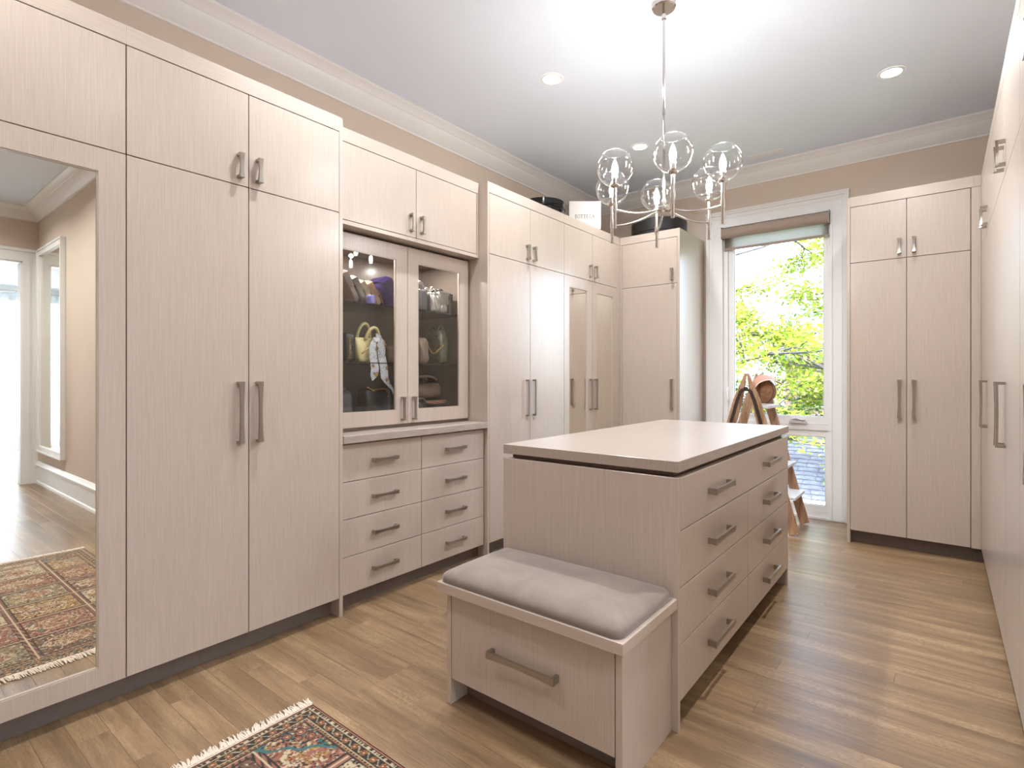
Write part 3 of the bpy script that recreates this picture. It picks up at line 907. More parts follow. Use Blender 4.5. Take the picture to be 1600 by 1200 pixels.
# ------------------------------------------------------------------ rug
def rug():
    X0, X1, YA, YB_ = -1.868, -.035, -.12, 1.133
    LX, LY = X1 - X0, YB_ - YA
    st = .0034
    nx, ny = int(LX / st), int(LY / st)
    xs = np.linspace(0, LX, nx + 1); ys = np.linspace(0, LY, ny + 1)
    U, V = np.meshgrid(xs, ys, indexing='ij')
    rs = np.random.RandomState(3)

    def vn(sc):
        gx, gy = int(LX / sc) + 3, int(LY / sc) + 3
        g = rs.rand(gx, gy); a, b = U / sc, V / sc
        i, j = a.astype(int), b.astype(int); fx, fy = a - i, b - j
        return g[i, j] * (1 - fx) * (1 - fy) + g[i + 1, j] * fx * (1 - fy) + g[i, j + 1] * (1 - fx) * fy + g[i + 1, j + 1] * fx * fy
    n1, n2, n3 = vn(.008), vn(.02), vn(.005)
    C = np.zeros(U.shape + (3,))

    def put(mask, c): C[mask] = np.array(c)
    INK, CREAM, RUST, TEAL, GOLD, ROSE, SALM, GREEN = (42, 36, 32), (206, 190, 160), (140, 66, 44), (62, 116, 116), (176, 140, 84), (158, 104, 88), (196, 126, 106), (88, 94, 66)
    ex = np.minimum(U, LX - U); ey = np.minimum(V, LY - V); e = np.minimum(ex, ey)
    s = np.where(ex < ey, V, U)
    # field compartments
    cw, chh = .265, .30
    fu, fv = U - .085, V - .085
    ci, cj = np.floor(fu / cw).astype(int), np.floor(fv / chh).astype(int)
    pu, pv = fu / cw - ci - .5, fv / chh - cj - .5
    pal = np.array([CREAM, ROSE, GOLD, (120, 92, 76), CREAM, (150, 140, 110), ROSE])
    put(np.ones(U.shape, bool), INK)
    C[:] = pal[(ci * 3 + cj * 5) % 7] * 1.0
    r = np.hypot(pu, pv * 1.1); th = np.arctan2(pv, pu)
    par = (ci + cj) % 2
    urn = (np.abs(pu) < .26 * np.sqrt(np.clip(1 - ((pv + .05) / .34) ** 2, 0, 1)) * (1 - .5 * np.clip(pv, 0, 1)))
    put(urn, CREAM); put(urn & (n2 > .62), GOLD)
    ring = (np.abs(pu) < .21 * np.sqrt(np.clip(1 - ((pv + .05) / .28) ** 2, 0, 1)))
    put(ring & (n1 > .5), RUST); put(ring & (n3 > .72), INK)
    ros = (r < .17 + .04 * np.cos(6 * th)) & (par == 1)
    put(ros, ROSE); put((r < .09) & (par == 1), GOLD); put((r < .045) & (par == 1), INK)
    put((n3 > .64) & ~ring, INK); put((n1 > .72), CREAM); put((n1 < .20), RUST); put((n2 > .90), TEAL)
    edge = np.minimum(.5 - np.abs(pu), (.5 - np.abs(pv)) * chh / cw)
    put(edge < .075, ROSE); put((edge < .075) & (np.sin(s * 300 + U * 100) > .3), INK); put((edge > .06) & (edge < .078), INK); put(edge < .012, CREAM)
    # corner spandrels
    tt = np.arctan2(ey - .08, ex - .08)
    sp = (ex > .08) & (ey > .08) & ((ex - .08) + (ey - .08) < .20 + .010 * np.cos(tt * 10))
    put(sp, TEAL); q = sp & ((ex - .08) + (ey - .08) < .182 + .010 * np.cos(tt * 10))
    put(q, CREAM); put(q & (n1 > .35), GOLD); put(q & (n1 > .5), ROSE); put(q & (n2 > .72), TEAL); put(q & (n3 > .6), INK)
    for a, b, rr in ((.115, .115, .017), (.160, .103, .014), (.103, .160, .014), (.140, .140, .012)):
        dd = np.hypot(ex - a, ey - b); put(dd < rr, ROSE); put(dd < rr * .6, RUST); put(dd < rr * .3, CREAM); put((dd > rr) & (dd < rr + .004), INK)
    put(q & (n3 > .8), INK)
    # borders
    e0 = e; e = e / .68
    m = e < .118; put(m, INK); put(m & (n3 > .82), CREAM); put(m & (n1 > .85), GREEN)
    def band(a, b): return (e >= a) & (e < b)
    put(band(.105, .109), ROSE); put(band(.088, .092), CREAM); put(band(.034, .037), CREAM)
    m = band(.037, .088); put(m, INK)
    per = .05; q = (s / per) % 1 - .5; c = (e - .0625)
    scroll = np.abs(c - .014 * np.sin(s / per * 2 * math.pi)) < .0036
    put(m & scroll, CREAM); put(m & (n3 > .90), GOLD)
    d = np.hypot(q * per, c * .68) / .74
    put(m & (d < .0165), GOLD); put(m & (d < .0135), RUST); put(m & (d < .006), CREAM); put(m & (d >= .0165) & (d < .019), INK)
    put(band(.092, .105) & (np.sin(s * 420) > .2), GOLD)
    put(band(.017, .031) & (np.sin(s * 330 + 3 * np.sin(s * 60)) > .35), CREAM); put(band(.017, .031) & (n3 < .15), RUST)
    put(e < .013, SALM); put(band(.012, .015), INK)
    C = C * .96 / 255.0; C = np.where(C <= .04045, C / 12.92, ((C + .055) / 1.055) ** 2.4)
    Z = .006 + .0006 * n3; Z[e0 < .006] = .0045
    verts = np.stack([U + X0, V + YA, Z], -1).reshape(-1, 3)
    idx = np.arange((nx + 1) * (ny + 1)).reshape(nx + 1, ny + 1)
    F = np.stack([idx[:-1, :-1], idx[1:, :-1], idx[1:, 1:], idx[:-1, 1:]], -1).reshape(-1, 4)
    root = empty('rug', ((X0 + X1) / 2, (YA + YB_) / 2, 0), 'small fringed oriental rug of dark floral compartments on the oak floor', 'rug')
    me = bpy.data.meshes.new('pile')
    me.vertices.add(len(verts)); me.vertices.foreach_set('co', (verts - np.array(ORG[root])).ravel())
    me.loops.add(F.size); me.loops.foreach_set('vertex_index', F.ravel())
    me.polygons.add(len(F)); me.polygons.foreach_set('loop_start', np.arange(0, F.size, 4)); me.polygons.foreach_set('loop_total', np.full(len(F), 4))
    me.update(calc_edges=True); me.validate()
    ca = me.color_attributes.new('knots', 'FLOAT_COLOR', 'POINT')
    ca.data.foreach_set('color', np.concatenate([C.reshape(-1, 3), np.ones((len(verts), 1))], 1).ravel())
    mt = MT('rug_pile').base(None, .9)
    at = mt.n('ShaderNodeAttribute', attribute_name='knots')
    v = mt.coords((1, 1, 1)); f = mt.noise(v, 420, 2)
    mx = mt.n('ShaderNodeMix', data_type='RGBA', blend_type='OVERLAY'); mx.inputs[0].default_value = .35
    mt.l(at.outputs['Color'], mx.inputs[6]); rp = mt.ramp(f, [(.3, (90, 90, 90)), (.7, (180, 178, 172))]); mt.l(rp, mx.inputs[7])
    mt.l(mx.outputs[2], mt.b.inputs['Base Color']); mt.bump(f, .5, .002)
    mt.b.inputs['Sheen Weight'].default_value = .6; mt.b.inputs['Sheen Roughness'].default_value = .35
    mt.b.inputs['Sheen Tint'].default_value = lin((240, 220, 190))
    me.materials.append(mt.m)
    o = bpy.data.objects.new('pile', me); COL.objects.link(o); o.parent = root
    bm = BM(); bx(bm, X0, X1, YA, YB_, .0005, .0045); obj('backing', bm, simple('rug_backing', (150, 110, 92), .9), root)
    fm = simple('rug_fringe', (222, 208, 192), .9, var=10, nscale=200)
    for xx, sg in ((X0, -1), (X1, 1)):
        bm = BM(); bx(bm, min(xx, xx + sg * .008), max(xx, xx + sg * .008), YA, YB_, .0008, .006)
        y = YA
        while y < YB_:
            L = rng.uniform(.045, .064); w_ = rng.uniform(.0035, .0055); dy = rng.uniform(.0, .022); z = rng.uniform(.001, .004)
            p = [(xx + sg * .004, y, z + .003), (xx + sg * L * .45, y + dy * .35 + rng.uniform(-.004, .004), z + .0045), (xx + sg * L, y + dy, .0022)]
            tube(bm, p, [w_, w_ * .9, w_ * .35], 4); y += .0042
        obj('fringe', bm, fm, root, kind='stuff')


rug()

# ------------------------------------------------------------------ boxes on top of the wardrobes
def hatbox(c, r, h, label, lidh, mat, extra=False):
    w = empty('hat_box', (c[0], c[1], ZT + .001), label, 'box', 'black round hat boxes on the wardrobes')
    z = ZT + .001
    bm = BM(); lathe(bm, [(0, 0), (r - .006, 0), (r - .006, h - lidh + .004), (0, h - lidh + .004)], (c[0], c[1], z), 64); obj('box_body', bm, mat, w, smooth=True, angle=30)
    bm = BM(); lathe(bm, [(r - .005, h - lidh), (r, h - lidh), (r, h - .004), (r - .004, h), (0, h)], (c[0], c[1], z), 64); obj('lid', bm, mat, w, smooth=True, angle=30)
    if extra:
        bm = BM()
        tube(bm, [(c[0] + (r + .002) * math.cos(a), c[1] + (r + .002) * math.sin(a), z + h - lidh - .012) for a in [2 * math.pi * i / 64 for i in range(64)]], .004, 6, closed=True)
        for i in range(9):
            a = math.radians(-62 + i * 9); p = Vector((c[0] + (r + .002) * math.cos(a), c[1] + (r + .002) * math.sin(a), z + h * .45 + .02 * math.sin(i * 2)))
            cyl(bm, p, p + Vector((math.cos(a), math.sin(a), 0)) * .003, .012, n=10)
        obj('ribbon', bm, M_blackgloss, w, smooth=True, angle=40)
    return w


hatbox((-2.80, 3.97), .195, .205, 'shiny black round hat box beside the white carton on the wardrobe', .05, M_blackgloss, True)
hatbox((-2.180, 5.075), .265, .160, 'matt black wide round hat box on the corner wardrobe by the window', .115, M_blackbox)

# white carton, turned towards the room, with the printed word
cw_c = Vector((-2.545, 4.274, 0)) - LAT * .0
cr = empty('carton', (cw_c.x, cw_c.y, ZT), 'tall white cardboard carton with grey lettering on top of the wardrobe', 'box')
W2, Hc, Dc = .146, .255, .12


def cpt(a, d, z): return cw_c + LAT * a + DEP * d + Vector((0, 0, ZT + .001 + z))


def cbox(bm, a0, a1, d0, d1, z0, z1):
    P = [cpt(*p) for p in ((a0, d0, z0), (a1, d0, z0), (a1, d1, z0), (a0, d1, z0), (a0, d0, z1), (a1, d0, z1), (a1, d1, z1), (a0, d1, z1))]
    v = [bm.verts.new(p) for p in P]
    for f in ((0, 3, 2, 1), (4, 5, 6, 7), (0, 1, 5, 4), (1, 2, 6, 5), (2, 3, 7, 6), (3, 0, 4, 7)): bm.faces.new([v[i] for i in f])


bm = BM(); cbox(bm, -W2 + .002, W2 - .002, .002, Dc - .002, 0, Hc - .03); obj('carton_body', bm, M_whitebox, cr)
bm = BM(); cbox(bm, -W2, W2, 0, Dc, .03, Hc); bev(bm, .001); obj('lid', bm, M_whitebox, cr)
bm = BM()
LW, LH, LS = .0185, .034, .0262


def stroke(ax, p, q, wd):
    dx, dz = q[0] - p[0], q[1] - p[1]; L = math.hypot(dx, dz) or 1; nx_, nz_ = -dz / L * wd / 2, dx / L * wd / 2
    vs = [bm.verts.new(cpt(ax + a, -.0008, TZ + b)) for a, b in ((p[0] + nx_, p[1] + nz_), (p[0] - nx_, p[1] - nz_), (q[0] - nx_, q[1] - nz_), (q[0] + nx_, q[1] + nz_))]
    bm.faces.new(vs)


def arc(ax, cx_, cz_, rx, rz, a0, a1, wd, n=10):
    P = [(cx_ + rx * math.cos(math.radians(a0 + (a1 - a0) * i / n)), cz_ + rz * math.sin(math.radians(a0 + (a1 - a0) * i / n))) for i in range(n + 1)]
    for p, q in zip(P, P[1:]): stroke(ax, p, q, wd)


TZ = .098; TK, TN = .0042, .0024
word = 'BOTTEGA'
ax = -.092
for chh in word:
    H_, W_ = LH, LW
    if chh == 'B':
        stroke(ax, (.004, 0), (.004, H_), TK); stroke(ax, (0, H_), (.011, H_), TN); stroke(ax, (0, 0), (.011, 0), TN); stroke(ax, (.004, H_ * .54), (.011, H_ * .54), TN)
        arc(ax, .010, H_ * .77, .0055, H_ * .23, -90, 90, TK * .8); arc(ax, .010, H_ * .27, .007, H_ * .27, -90, 90, TK * .8)
    elif chh == 'O':
        arc(ax, W_ / 2, H_ / 2, W_ / 2, H_ / 2, 0, 360, TK * .75, 18)
    elif chh == 'T':
        stroke(ax, (W_ / 2, 0), (W_ / 2, H_), TK); stroke(ax, (0, H_), (W_, H_), TN); stroke(ax, (W_ / 2 - .004, 0), (W_ / 2 + .004, 0), TN)
        stroke(ax, (0, H_), (0, H_ - .006), TN); stroke(ax, (W_, H_), (W_, H_ - .006), TN)
    elif chh == 'E':
        stroke(ax, (.004, 0), (.004, H_), TK)
        for zq, wq in ((0, .016), (H_ * .52, .012), (H_, .015)): stroke(ax, (0, zq), (wq, zq), TN)
        stroke(ax, (.016, 0), (.016, .006), TN); stroke(ax, (.015, H_), (.015, H_ - .006), TN)
    elif chh == 'G':
        arc(ax, W_ / 2, H_ / 2, W_ / 2, H_ / 2, 40, 320, TK * .75, 16); stroke(ax, (W_ * .88, 0.004), (W_ * .88, H_ * .42), TK * .8); stroke(ax, (W_ * .6, H_ * .42), (W_ * 1.05, H_ * .42), TN)
    elif chh == 'A':
        stroke(ax, (0, 0), (W_ / 2, H_), TN * 1.2); stroke(ax, (W_ / 2, H_), (W_, 0), TK); stroke(ax, (W_ * .2, H_ * .36), (W_ * .8, H_ * .36), TN)
        stroke(ax, (-.003, 0), (.003, 0), TN); stroke(ax, (W_ - .003, 0), (W_ + .003, 0), TN)
    ax += LS
obj('lettering', bm, M_ink, cr, label='grey printed serif word')

# ------------------------------------------------------------------ step ladder and cap
w = empty('step_ladder', (-1.26, 4.9, 0), 'worn wooden A-frame step ladder with white treads before the window', 'ladder')
LYN, LYF = 4.70, 5.11


def lx(z, sgn): return -1.26 + sgn * (.012 + (1.275 - z) * .272)


for sgn in (1, -1):
    for y in (LYN, LYF):
        yy = y if sgn > 0 else (y + (.03 if y == LYN else -.03))
        bm = BM(); beam(bm, (lx(0, sgn), yy, .010), (lx(1.05, sgn), yy, 1.05), .072, .026, (0, 1, 0))
        beam(bm, (lx(1.05, sgn), yy, 1.05), (lx(1.275, sgn), yy, 1.275), .072, .026, (0, 1, 0), .014)
        bmesh.ops.translate(bm, verts=bm.verts, vec=(0, 0, .0))
        obj('rail', bm, M_ladder, w)
for i, z in enumerate((1.0, .76, .52, .28)):
    bm = BM(); xc = lx(z, 1) + .015
    bx(bm, xc - .065, xc + .065, LYN + .014, LYF - .014, z - .012, z + .012); bev(bm, .003, 2); obj('tread', bm, M_white_worn, w)
for z in (.25, .6):
    bm = BM(); xc = lx(z, -1); bx(bm, xc - .02, xc + .02, LYN + .045, LYF - .045, z - .01, z + .01); obj('crossbar', bm, M_ladder, w)
for y in (LYN - .018, LYF + .018):
    bm = BM(); pts = []
    for i in range(7): pts.append((lx(.80 + i * .045, -1) + .006, y, .80 + i * .045))
    for i in range(9):
        a = math.pi - math.pi * i / 8; pts.append((-1.26 + .052 * math.cos(a), y, 1.085 + .062 * math.sin(a)))
    for i in range(6, -1, -1): pts.append((lx(.80 + i * .045, 1) - .006, y, .80 + i * .045))
    for p, q in zip(pts, pts[1:]): beam(bm, p, q, .026, .005, (0, 1, 0))
    cyl(bm, (-1.26, y - .006, 1.15), (-1.26, y + .006, 1.15), .016, n=14)
    for i in (1, 4):
        for sgn in (1, -1):
            z = .80 + i * .045; cyl(bm, (lx(z, sgn), y - .004, z), (lx(z, sgn), y - .008, z), .006, n=8)
    obj('iron_hinge', bm, M_iron, w, label='dark arched iron strap')

cp = empty('cap', (-1.195, 4.93, 1.014), 'tan suede cap with rosy peak resting on the top tread of the ladder', 'cap')
C0 = Vector((-1.19, 4.93, 1.125))
bm = BM(); n = 32; rings = []
for i in range(13):
    a = math.radians(-72 + 150 * i / 12); rr_ = math.cos(a); ring = []
    for k in range(n):
        t = 2 * math.pi * k / n; pn = 1 - .035 * (abs(math.cos(3 * t)) < .12)
        ring.append(bm.verts.new(C0 + Vector((.108 * rr_ * math.cos(t) * pn, .095 * rr_ * math.sin(t) * pn, .108 * math.sin(a)))))
    rings.append(ring)
for A, B in zip(rings, rings[1:]):
    for k in range(n): bm.faces.new((A[k], A[(k + 1) % n], B[(k + 1) % n], B[k]))
bm.faces.new(rings[0][::-1]); bm.faces.new(rings[-1])
crn = obj('crown', bm, M_capleather, cp, smooth=True)
bm = BM()
for kk in range(6):
    t = math.pi / 6 + kk * math.pi / 3
    tube(bm, [C0 + Vector((.110 * math.cos(a) * math.cos(t), .097 * math.cos(a) * math.sin(t), .110 * math.sin(a))) for a in [math.radians(-70 + 14 * i) for i in range(12)]], .0022, 5)
obj('seams', bm, simple('dark_seam', (92, 60, 42), .7), crn)
bm = BM(); A = []; B = []
for i in range(25):
    t = math.radians(28 + 140 * i / 24)
    c, s_ = math.cos(t), math.sin(t)
    # peak arches over the crown facing the room
    p = C0 + LAT * (.112 * c) + Vector((0, 0, .030 + .112 * s_ * .95)) - DEP * .03
    q = C0 + LAT * (.128 * c) + Vector((0, 0, .010 + .085 * s_)) - DEP * .135
    A.append(p); B.append(q)
vt = []
for p, q in zip(A, B):
    nrm_ = Vector((0, 0, .004)); vt.append([bm.verts.new(p), bm.verts.new(q), bm.verts.new(q + nrm_), bm.verts.new(p + nrm_)])
for a, b in zip(vt, vt[1:]):
    for k in range(4): bm.faces.new((a[k], a[(k + 1) % 4], b[(k + 1) % 4], b[k]))
bm.faces.new(vt[0]); bm.faces.new(vt[-1][::-1]); bmesh.ops.recalc_face_normals(bm, faces=bm.faces)
brm = obj('peak', bm, M_capbrim, cp, smooth=True, angle=50, label='rosy cloth peak')
bm = BM(); tube(bm, [q + Vector((0, 0, .001)) for q in B], .004, 6); obj('piping', bm, M_piping, brm, smooth=True)

# ------------------------------------------------------------------ handbags
def leather(name, rgb, rough=.4, var=8, metal=0.0, bump=.25, ns=120):
    return simple(name, rgb, rough, metal, var, ns, bump)


L_taupe = leather('taupe_leather', (132, 112, 96)); L_beige = leather('beige_leather', (190, 168, 140)); L_blush = leather('blush_leather', (205, 172, 150))
L_purple = leather('purple_leather', (70, 52, 120), .3); L_lav = leather('lavender_leather', (128, 122, 190)); L_orange = leather('orange_leather', (222, 120, 62))
L_navy = leather('navy_leather', (58, 50, 84)); L_silver = leather('silver_leather', (196, 190, 186), .28, 14, .75); L_yellow = leather('pale_yellow_leather', (214, 196, 142))
L_green = leather('green_reptile_leather', (88, 88, 62), .35, 26, 0, .6, 60); L_black = leather('black_leather', (24, 21, 20), .35, 5); L_brown = leather('brown_leather', (112, 88, 70), .45, 12)
L_tan = leather('tan_leather', (132, 92, 70), .45); L_grey = leather('grey_leather', (92, 88, 92), .35); L_greyb = leather('warm_grey_leather', (128, 116, 104), .4)
M_gold = simple('gold_metal', (214, 178, 112), .25, 1.0, 4)


class LF:
    """local frame: y-lean about the base, swing about z"""
    def __init__(s, x, y, z, lean=0, turn=0):
        s.m = Matrix.Translation((x, y, z)) @ Matrix.Rotation(math.radians(turn), 4, 'Z') @ Matrix.Rotation(math.radians(lean), 4, 'X')

    def __call__(s, p): return s.m @ Vector(p)


def soft(bm, fr, w, d, h, tap=0.0, p=6, cuts=7, flare=0.0, sag=0.0):
    """rounded box: w along local y, d along local x, h up; tap narrows the top, flare widens top in y"""
    b2 = bmesh.new(); bmesh.ops.create_cube(b2, size=2); bmesh.ops.subdivide_edges(b2, edges=b2.edges[:], cuts=cuts, use_grid_fill=True)
    vm = {}
    for v in b2.verts:
        x, y, z = v.co
        ni = max(abs(x), abs(y), abs(z)); npn = (abs(x) ** p + abs(y) ** p + abs(z) ** p) ** (1 / p)
        k = ni / npn; x, y, z = x * k, y * k, z * k
        t = (z + 1) / 2
        yy = y * w / 2 * (1 + flare * t); xx = x * d / 2 * (1 - tap * t)
        zz_ = t * h - sag * t * (1 - y * y)
        xx += .004 * math.sin(y * 7 + z * 5) * (1 if sag else .3)
        vm[v] = bm.verts.new(fr((xx, yy, zz_)))
    for f in b2.faces: bm.faces.new([vm[v] for v in f.verts])
    b2.free()


def arcpts(fr, yc, z0, ry, rz, n=14, x=0.0, a0=180, a1=0, xb=0.0):
    P = []
    for i in range(n + 1):
        a = math.radians(a0 + (a1 - a0) * i / n); P.append(fr((x + xb * math.sin(a), yc + ry * math.cos(a), z0 + rz * math.sin(a))))
    return P


def chain(bm, pts, r=.006, t=.0018):
    pts = [Vector(p) for p in pts]
    # resample
    seg = []; L = 0
    for p, q in zip(pts, pts[1:]): seg.append((L, p, q)); L += (q - p).length
    n = max(2, int(L / (r * 1.5)))
    for i in range(n):
        s = L * (i + .5) / n
        for l0, p, q in reversed(seg):
            if s >= l0:
                d = (q - p).normalized(); c = p + d * (s - l0); break
        a = d.orthogonal().normalized(); b = d.cross(a)
        if i % 2: a = b
        tube(bm, [c + d * r * math.cos(2 * math.pi * k / 8) + a * r * .62 * math.sin(2 * math.pi * k / 8) for k in range(8)], t, 4, closed=True)


BG = 'handbags in the glass display case'


def bag(name, label, x, y, z, w, d, h, mat, lean=0, turn=0, tap=.15, flare=0, sag=0, p=6, flap=None, flapmat=None, handle=None, hm=None, chn=None, clasp=None, cat='handbag'):
    root = empty(name, (x, y, z), label, cat, BG)
    fr = LF(x, y, z, lean, turn)
    bm = BM(); soft(bm, fr, w, d, h, tap, p, flare=flare, sag=sag)
    # keep leaning bags on their support
    zmin = min(v.co.z for v in bm.verts); dz = z + .0015 - zmin
    bmesh.ops.translate(bm, verts=bm.verts, vec=(0, 0, dz))
    fr.m = Matrix.Translation((0, 0, dz)) @ fr.m
    body = obj('bag_body', bm, mat, root, smooth=True)
    if flap:
        bm = BM(); P = []
        n = 10
        for s in (-1, 1):
            row = [(-.30 * d, s, h * 1.005 + .003), (.30 * d * (1 - tap), s, h * 1.005 + .003), (.5 * d * (1 - tap) + .004, s, h * .93), (.5 * d * (1 - tap * (1 - flap)) + .006, s, h * (1 - flap))]
            P.append([bm.verts.new(fr((a, b * w * .47 * (1 - .12 * (i == 3)), c))) for i, (a, b, c) in enumerate(row)])
        for i in range(3): bm.faces.new((P[0][i], P[1][i], P[1][i + 1], P[0][i + 1]))
        bmesh.ops.solidify(bm, geom=bm.faces[:], thickness=.003)
        obj('flap', bm, flapmat or mat, root)
    if clasp:
        bm = BM(); c = fr((.5 * d + .006, 0, h * clasp)); cyl(bm, c, fr((.5 * d + .014, 0, h * clasp)), .012, n=14); obj('clasp', bm, M_gold if hm is None else hm, root, smooth=True, angle=40)
    if handle:
        ry, rz, r = handle
        for xo in (-d * .22, d * .22):
            bm = BM(); tube(bm, arcpts(fr, 0, h * .93, ry, rz, x=xo), r, 8); obj('handle', bm, hm or mat, root, smooth=True)
    if chn:
        bm = BM(); chain(bm, [fr(q) for q in chn]); obj('chain', bm, M_gold if hm is None else hm, root, smooth=True)
    return root, fr


SH1, SH2, SH0 = 1.685, 1.335, .975
XC = -2.85
# top shelf, left door
bag('clutch', 'grey-beige slim clutch leaning at the left end of the top shelf', XC, 1.965, SH1, .045, .24, .21, L_taupe, lean=28, flap=.5, cat='clutch')
bag('clutch', 'second slim taupe clutch leaning on the top shelf', XC, 2.020, SH1, .045, .24, .18, L_greyb, lean=28, flap=.5, cat='clutch')
bag('clutch', 'beige clutch leaning between taupe and blush ones on the top shelf', XC, 2.080, SH1, .04, .22, .165, L_beige, lean=30, flap=.5, cat='clutch')
bag('clutch', 'blush clutch with gold chain leaning against the purple bag', XC, 2.135, SH1, .045, .22, .165, L_blush, lean=30, flap=.6, cat='clutch', chn=[(.12, -.01, .15), (.13, .01, .08), (.13, .0, .01)])
bag('shoulder_bag', 'deep purple leather shoulder bag with a chain tilted on the top shelf', -2.80, 2.235, SH1, .085, .24, .185, L_purple, lean=32, flap=.55, chn=[(.10, .06, .15), (.135, .055, .09), (.14, .05, .03), (.14, .04, .005)])
bag('card_case', 'small lavender leather case in front of the blush clutch', -2.70, 2.025, SH1, .035, .05, .055, L_lav, lean=6, tap=.05, cat='case')
bag('handbag', 'orange and navy small bag with a dark handle beside the purple bag', -2.90, 2.355, SH1, .07, .16, .105, L_orange, tap=.2, handle=(.045, .075, .007), hm=L_black)
bag('pouch', 'dark navy soft pouch at the foot of the orange bag', -2.715, 2.30, SH1, .06, .06, .055, L_navy, tap=.3, cat='pouch')
# top shelf, right door
bag('bucket_bag', 'silver-grey round-handled bag with gold trim on the top shelf', -2.80, 2.470, SH1, .085, .17, .155, L_grey, tap=.1, handle=(.04, .06, .008), hm=L_silver)
bag('handbag', 'tan and gold small bag beside the silver-grey round-handled one', -2.95, 2.43, SH1, .05, .10, .16, L_tan, tap=.1, handle=(.02, .04, .005), hm=M_gold)
bag('handbag', 'crumpled metallic silver bag in the middle of the right-hand top shelf', -2.76, 2.560, SH1, .080, .14, .15, L_silver, tap=.1, sag=.02, handle=(.024, .035, .008), hm=L_silver)
bag('handbag', 'boxy metallic silver bag with flap beside the crumpled silver one', -2.78, 2.645, SH1, .080, .16, .16, L_silver, tap=.1, flap=.6, handle=(.022, .025, .007), hm=L_grey)
bag('clutch', 'dark grey narrow clutch at the right end of the top shelf', -2.80, 2.715, SH1, .032, .18, .155, L_grey, tap=.0, flap=.4, cat='clutch')
# middle shelf
r0, fr = bag('tote_bag', 'pale yellow leather tote with looped handles on the middle shelf', -2.76, 2.045, SH2, .20, .13, .150, L_yellow, tap=.45, flare=.16, p=8)
for xo, ph in ((-.03, 0), (.045, 8)):
    bm = BM(); tube(bm, arcpts(fr, -.012 + (.0 if ph == 0 else .012), .135, .048, .105 if ph == 0 else .075, x=xo, xb=.02), .0095, 10); obj('handle', bm, L_yellow, r0, smooth=True)
bm = BM(); tube(bm, [fr((.068, -.09, .05)), fr((.072, -.055, .08)), fr((.074, -.02, .098)), fr((.076, .0, .10))], .005, 6); tube(bm, [fr((.068, .09, .11)), fr((.072, .055, .11)), fr((.076, .0, .10))], .005, 6); obj('strap', bm, L_yellow, r0, smooth=True)
# scarf
m_ = MT('printed_silk').base(None, .5); v = m_.coords((1, 1, 1), 'Object'); vo = m_.n('ShaderNodeTexVoronoi'); vo.inputs['Scale'].default_value = 26; m_.l(v, vo.inputs[0])
m_.l(m_.ramp(vo.outputs['Distance'], [(.0, (198, 148, 58)), (.24, (196, 150, 62)), (.30, (96, 88, 92)), (.36, (236, 234, 240)), (.5, (232, 230, 236)), (.52, (120, 112, 118)), (.56, (234, 232, 238))]), m_.b.inputs['Base Color']); M_silk = m_.m
sc = empty('scarf', (-2.67, 2.06, 1.2), 'white and ochre printed silk scarf tied to the yellow tote', 'scarf')


def ribbon(bm, pts, wd, wdir=(0, 1, 0)):
    wdir = Vector(wdir); A = [(bm.verts.new(Vector(p) - wdir * w_ / 2), bm.verts.new(Vector(p) + wdir * w_ / 2)) for p, w_ in zip(pts, wd)]
    for a, b in zip(A, A[1:]): bm.faces.new((a[0], a[1], b[1], b[0]))
    bmesh.ops.solidify(bm, geom=bm.faces[:], thickness=.0012)


bm = BM(); pts = [(-2.70, 2.075, 1.515), (-2.683, 2.078, 1.47), (-2.676, 2.082, 1.42), (-2.672, 2.088, 1.36), (-2.661, 2.092, 1.30), (-2.662, 2.098, 1.24), (-2.664, 2.125, 1.205), (-2.666, 2.16, 1.17), (-2.668, 2.185, 1.12), (-2.668, 2.20, 1.075)]
ribbon(bm, pts, [.03, .05, .056, .058, .058, .056, .04, .02, .014, .008]); obj('scarf_tail', bm, M_silk, sc, smooth=True)
bm = BM(); pts = [(-2.70, 2.055, 1.48), (-2.683, 2.03, 1.455), (-2.676, 2.02, 1.42), (-2.672, 2.022, 1.36), (-2.661, 2.026, 1.30), (-2.662, 2.02, 1.255), (-2.663, 2.008, 1.225)]
ribbon(bm, pts, [.02, .04, .05, .056, .058, .054, .008]); obj('scarf_tail', bm, M_silk, sc, smooth=True)
bm = BM(); soft(bm, LF(-2.695, 2.06, 1.455), .05, .03, .035, .1, 3, 4); obj('knot', bm, M_silk, sc, smooth=True)
bx_, _ = bag('upright_box', 'black upright box with gold lettering marks behind the door edge', -2.80, 1.885, SH2, .07, .2, .17, L_black, tap=0, p=10, cat='box')
bm = BM(); zq = SH2 + .015
for i in range(14):
    zq += .009; bx(bm, -2.6995, -2.6985, 1.868 + (i % 3) * .002, 1.888 - ((i * 7) % 4) * .002, zq, zq + .0035)
obj('lettering', bm, M_gold, bx_)
bag('handbag', 'small dark brown bag in the shade beside the yellow tote', -2.88, 2.30, SH2, .12, .14, .12, L_brown, tap=.2, handle=(.03, .045, .005))
rt, ft = bag('shoulder_bag', 'taupe suede pouch bag with gold chain on the middle shelf', -2.76, 2.470, SH2, .085, .13, .185, L_taupe, tap=.35, p=4, sag=.01,
             chn=[(.07, -.01, .15), (.072, .012, .11), (.07, .05, .07), (.06, .09, .075), (.05, .13, .10), (.045, .165, .12), (.04, .18, .14)])
bag('hobo_bag', 'dark curved-strap leather hobo behind the taupe suede bag', -2.97, 2.56, SH2, .22, .10, .15, L_black, tap=.3, sag=.03, handle=(.09, .115, .010), hm=L_brown)
bag('handbag', 'olive green reptile-skin bag at the right of the middle shelf', -2.80, 2.665, SH2, .10, .19, .245, L_green, tap=.25, p=4, handle=(.03, .04, .006))
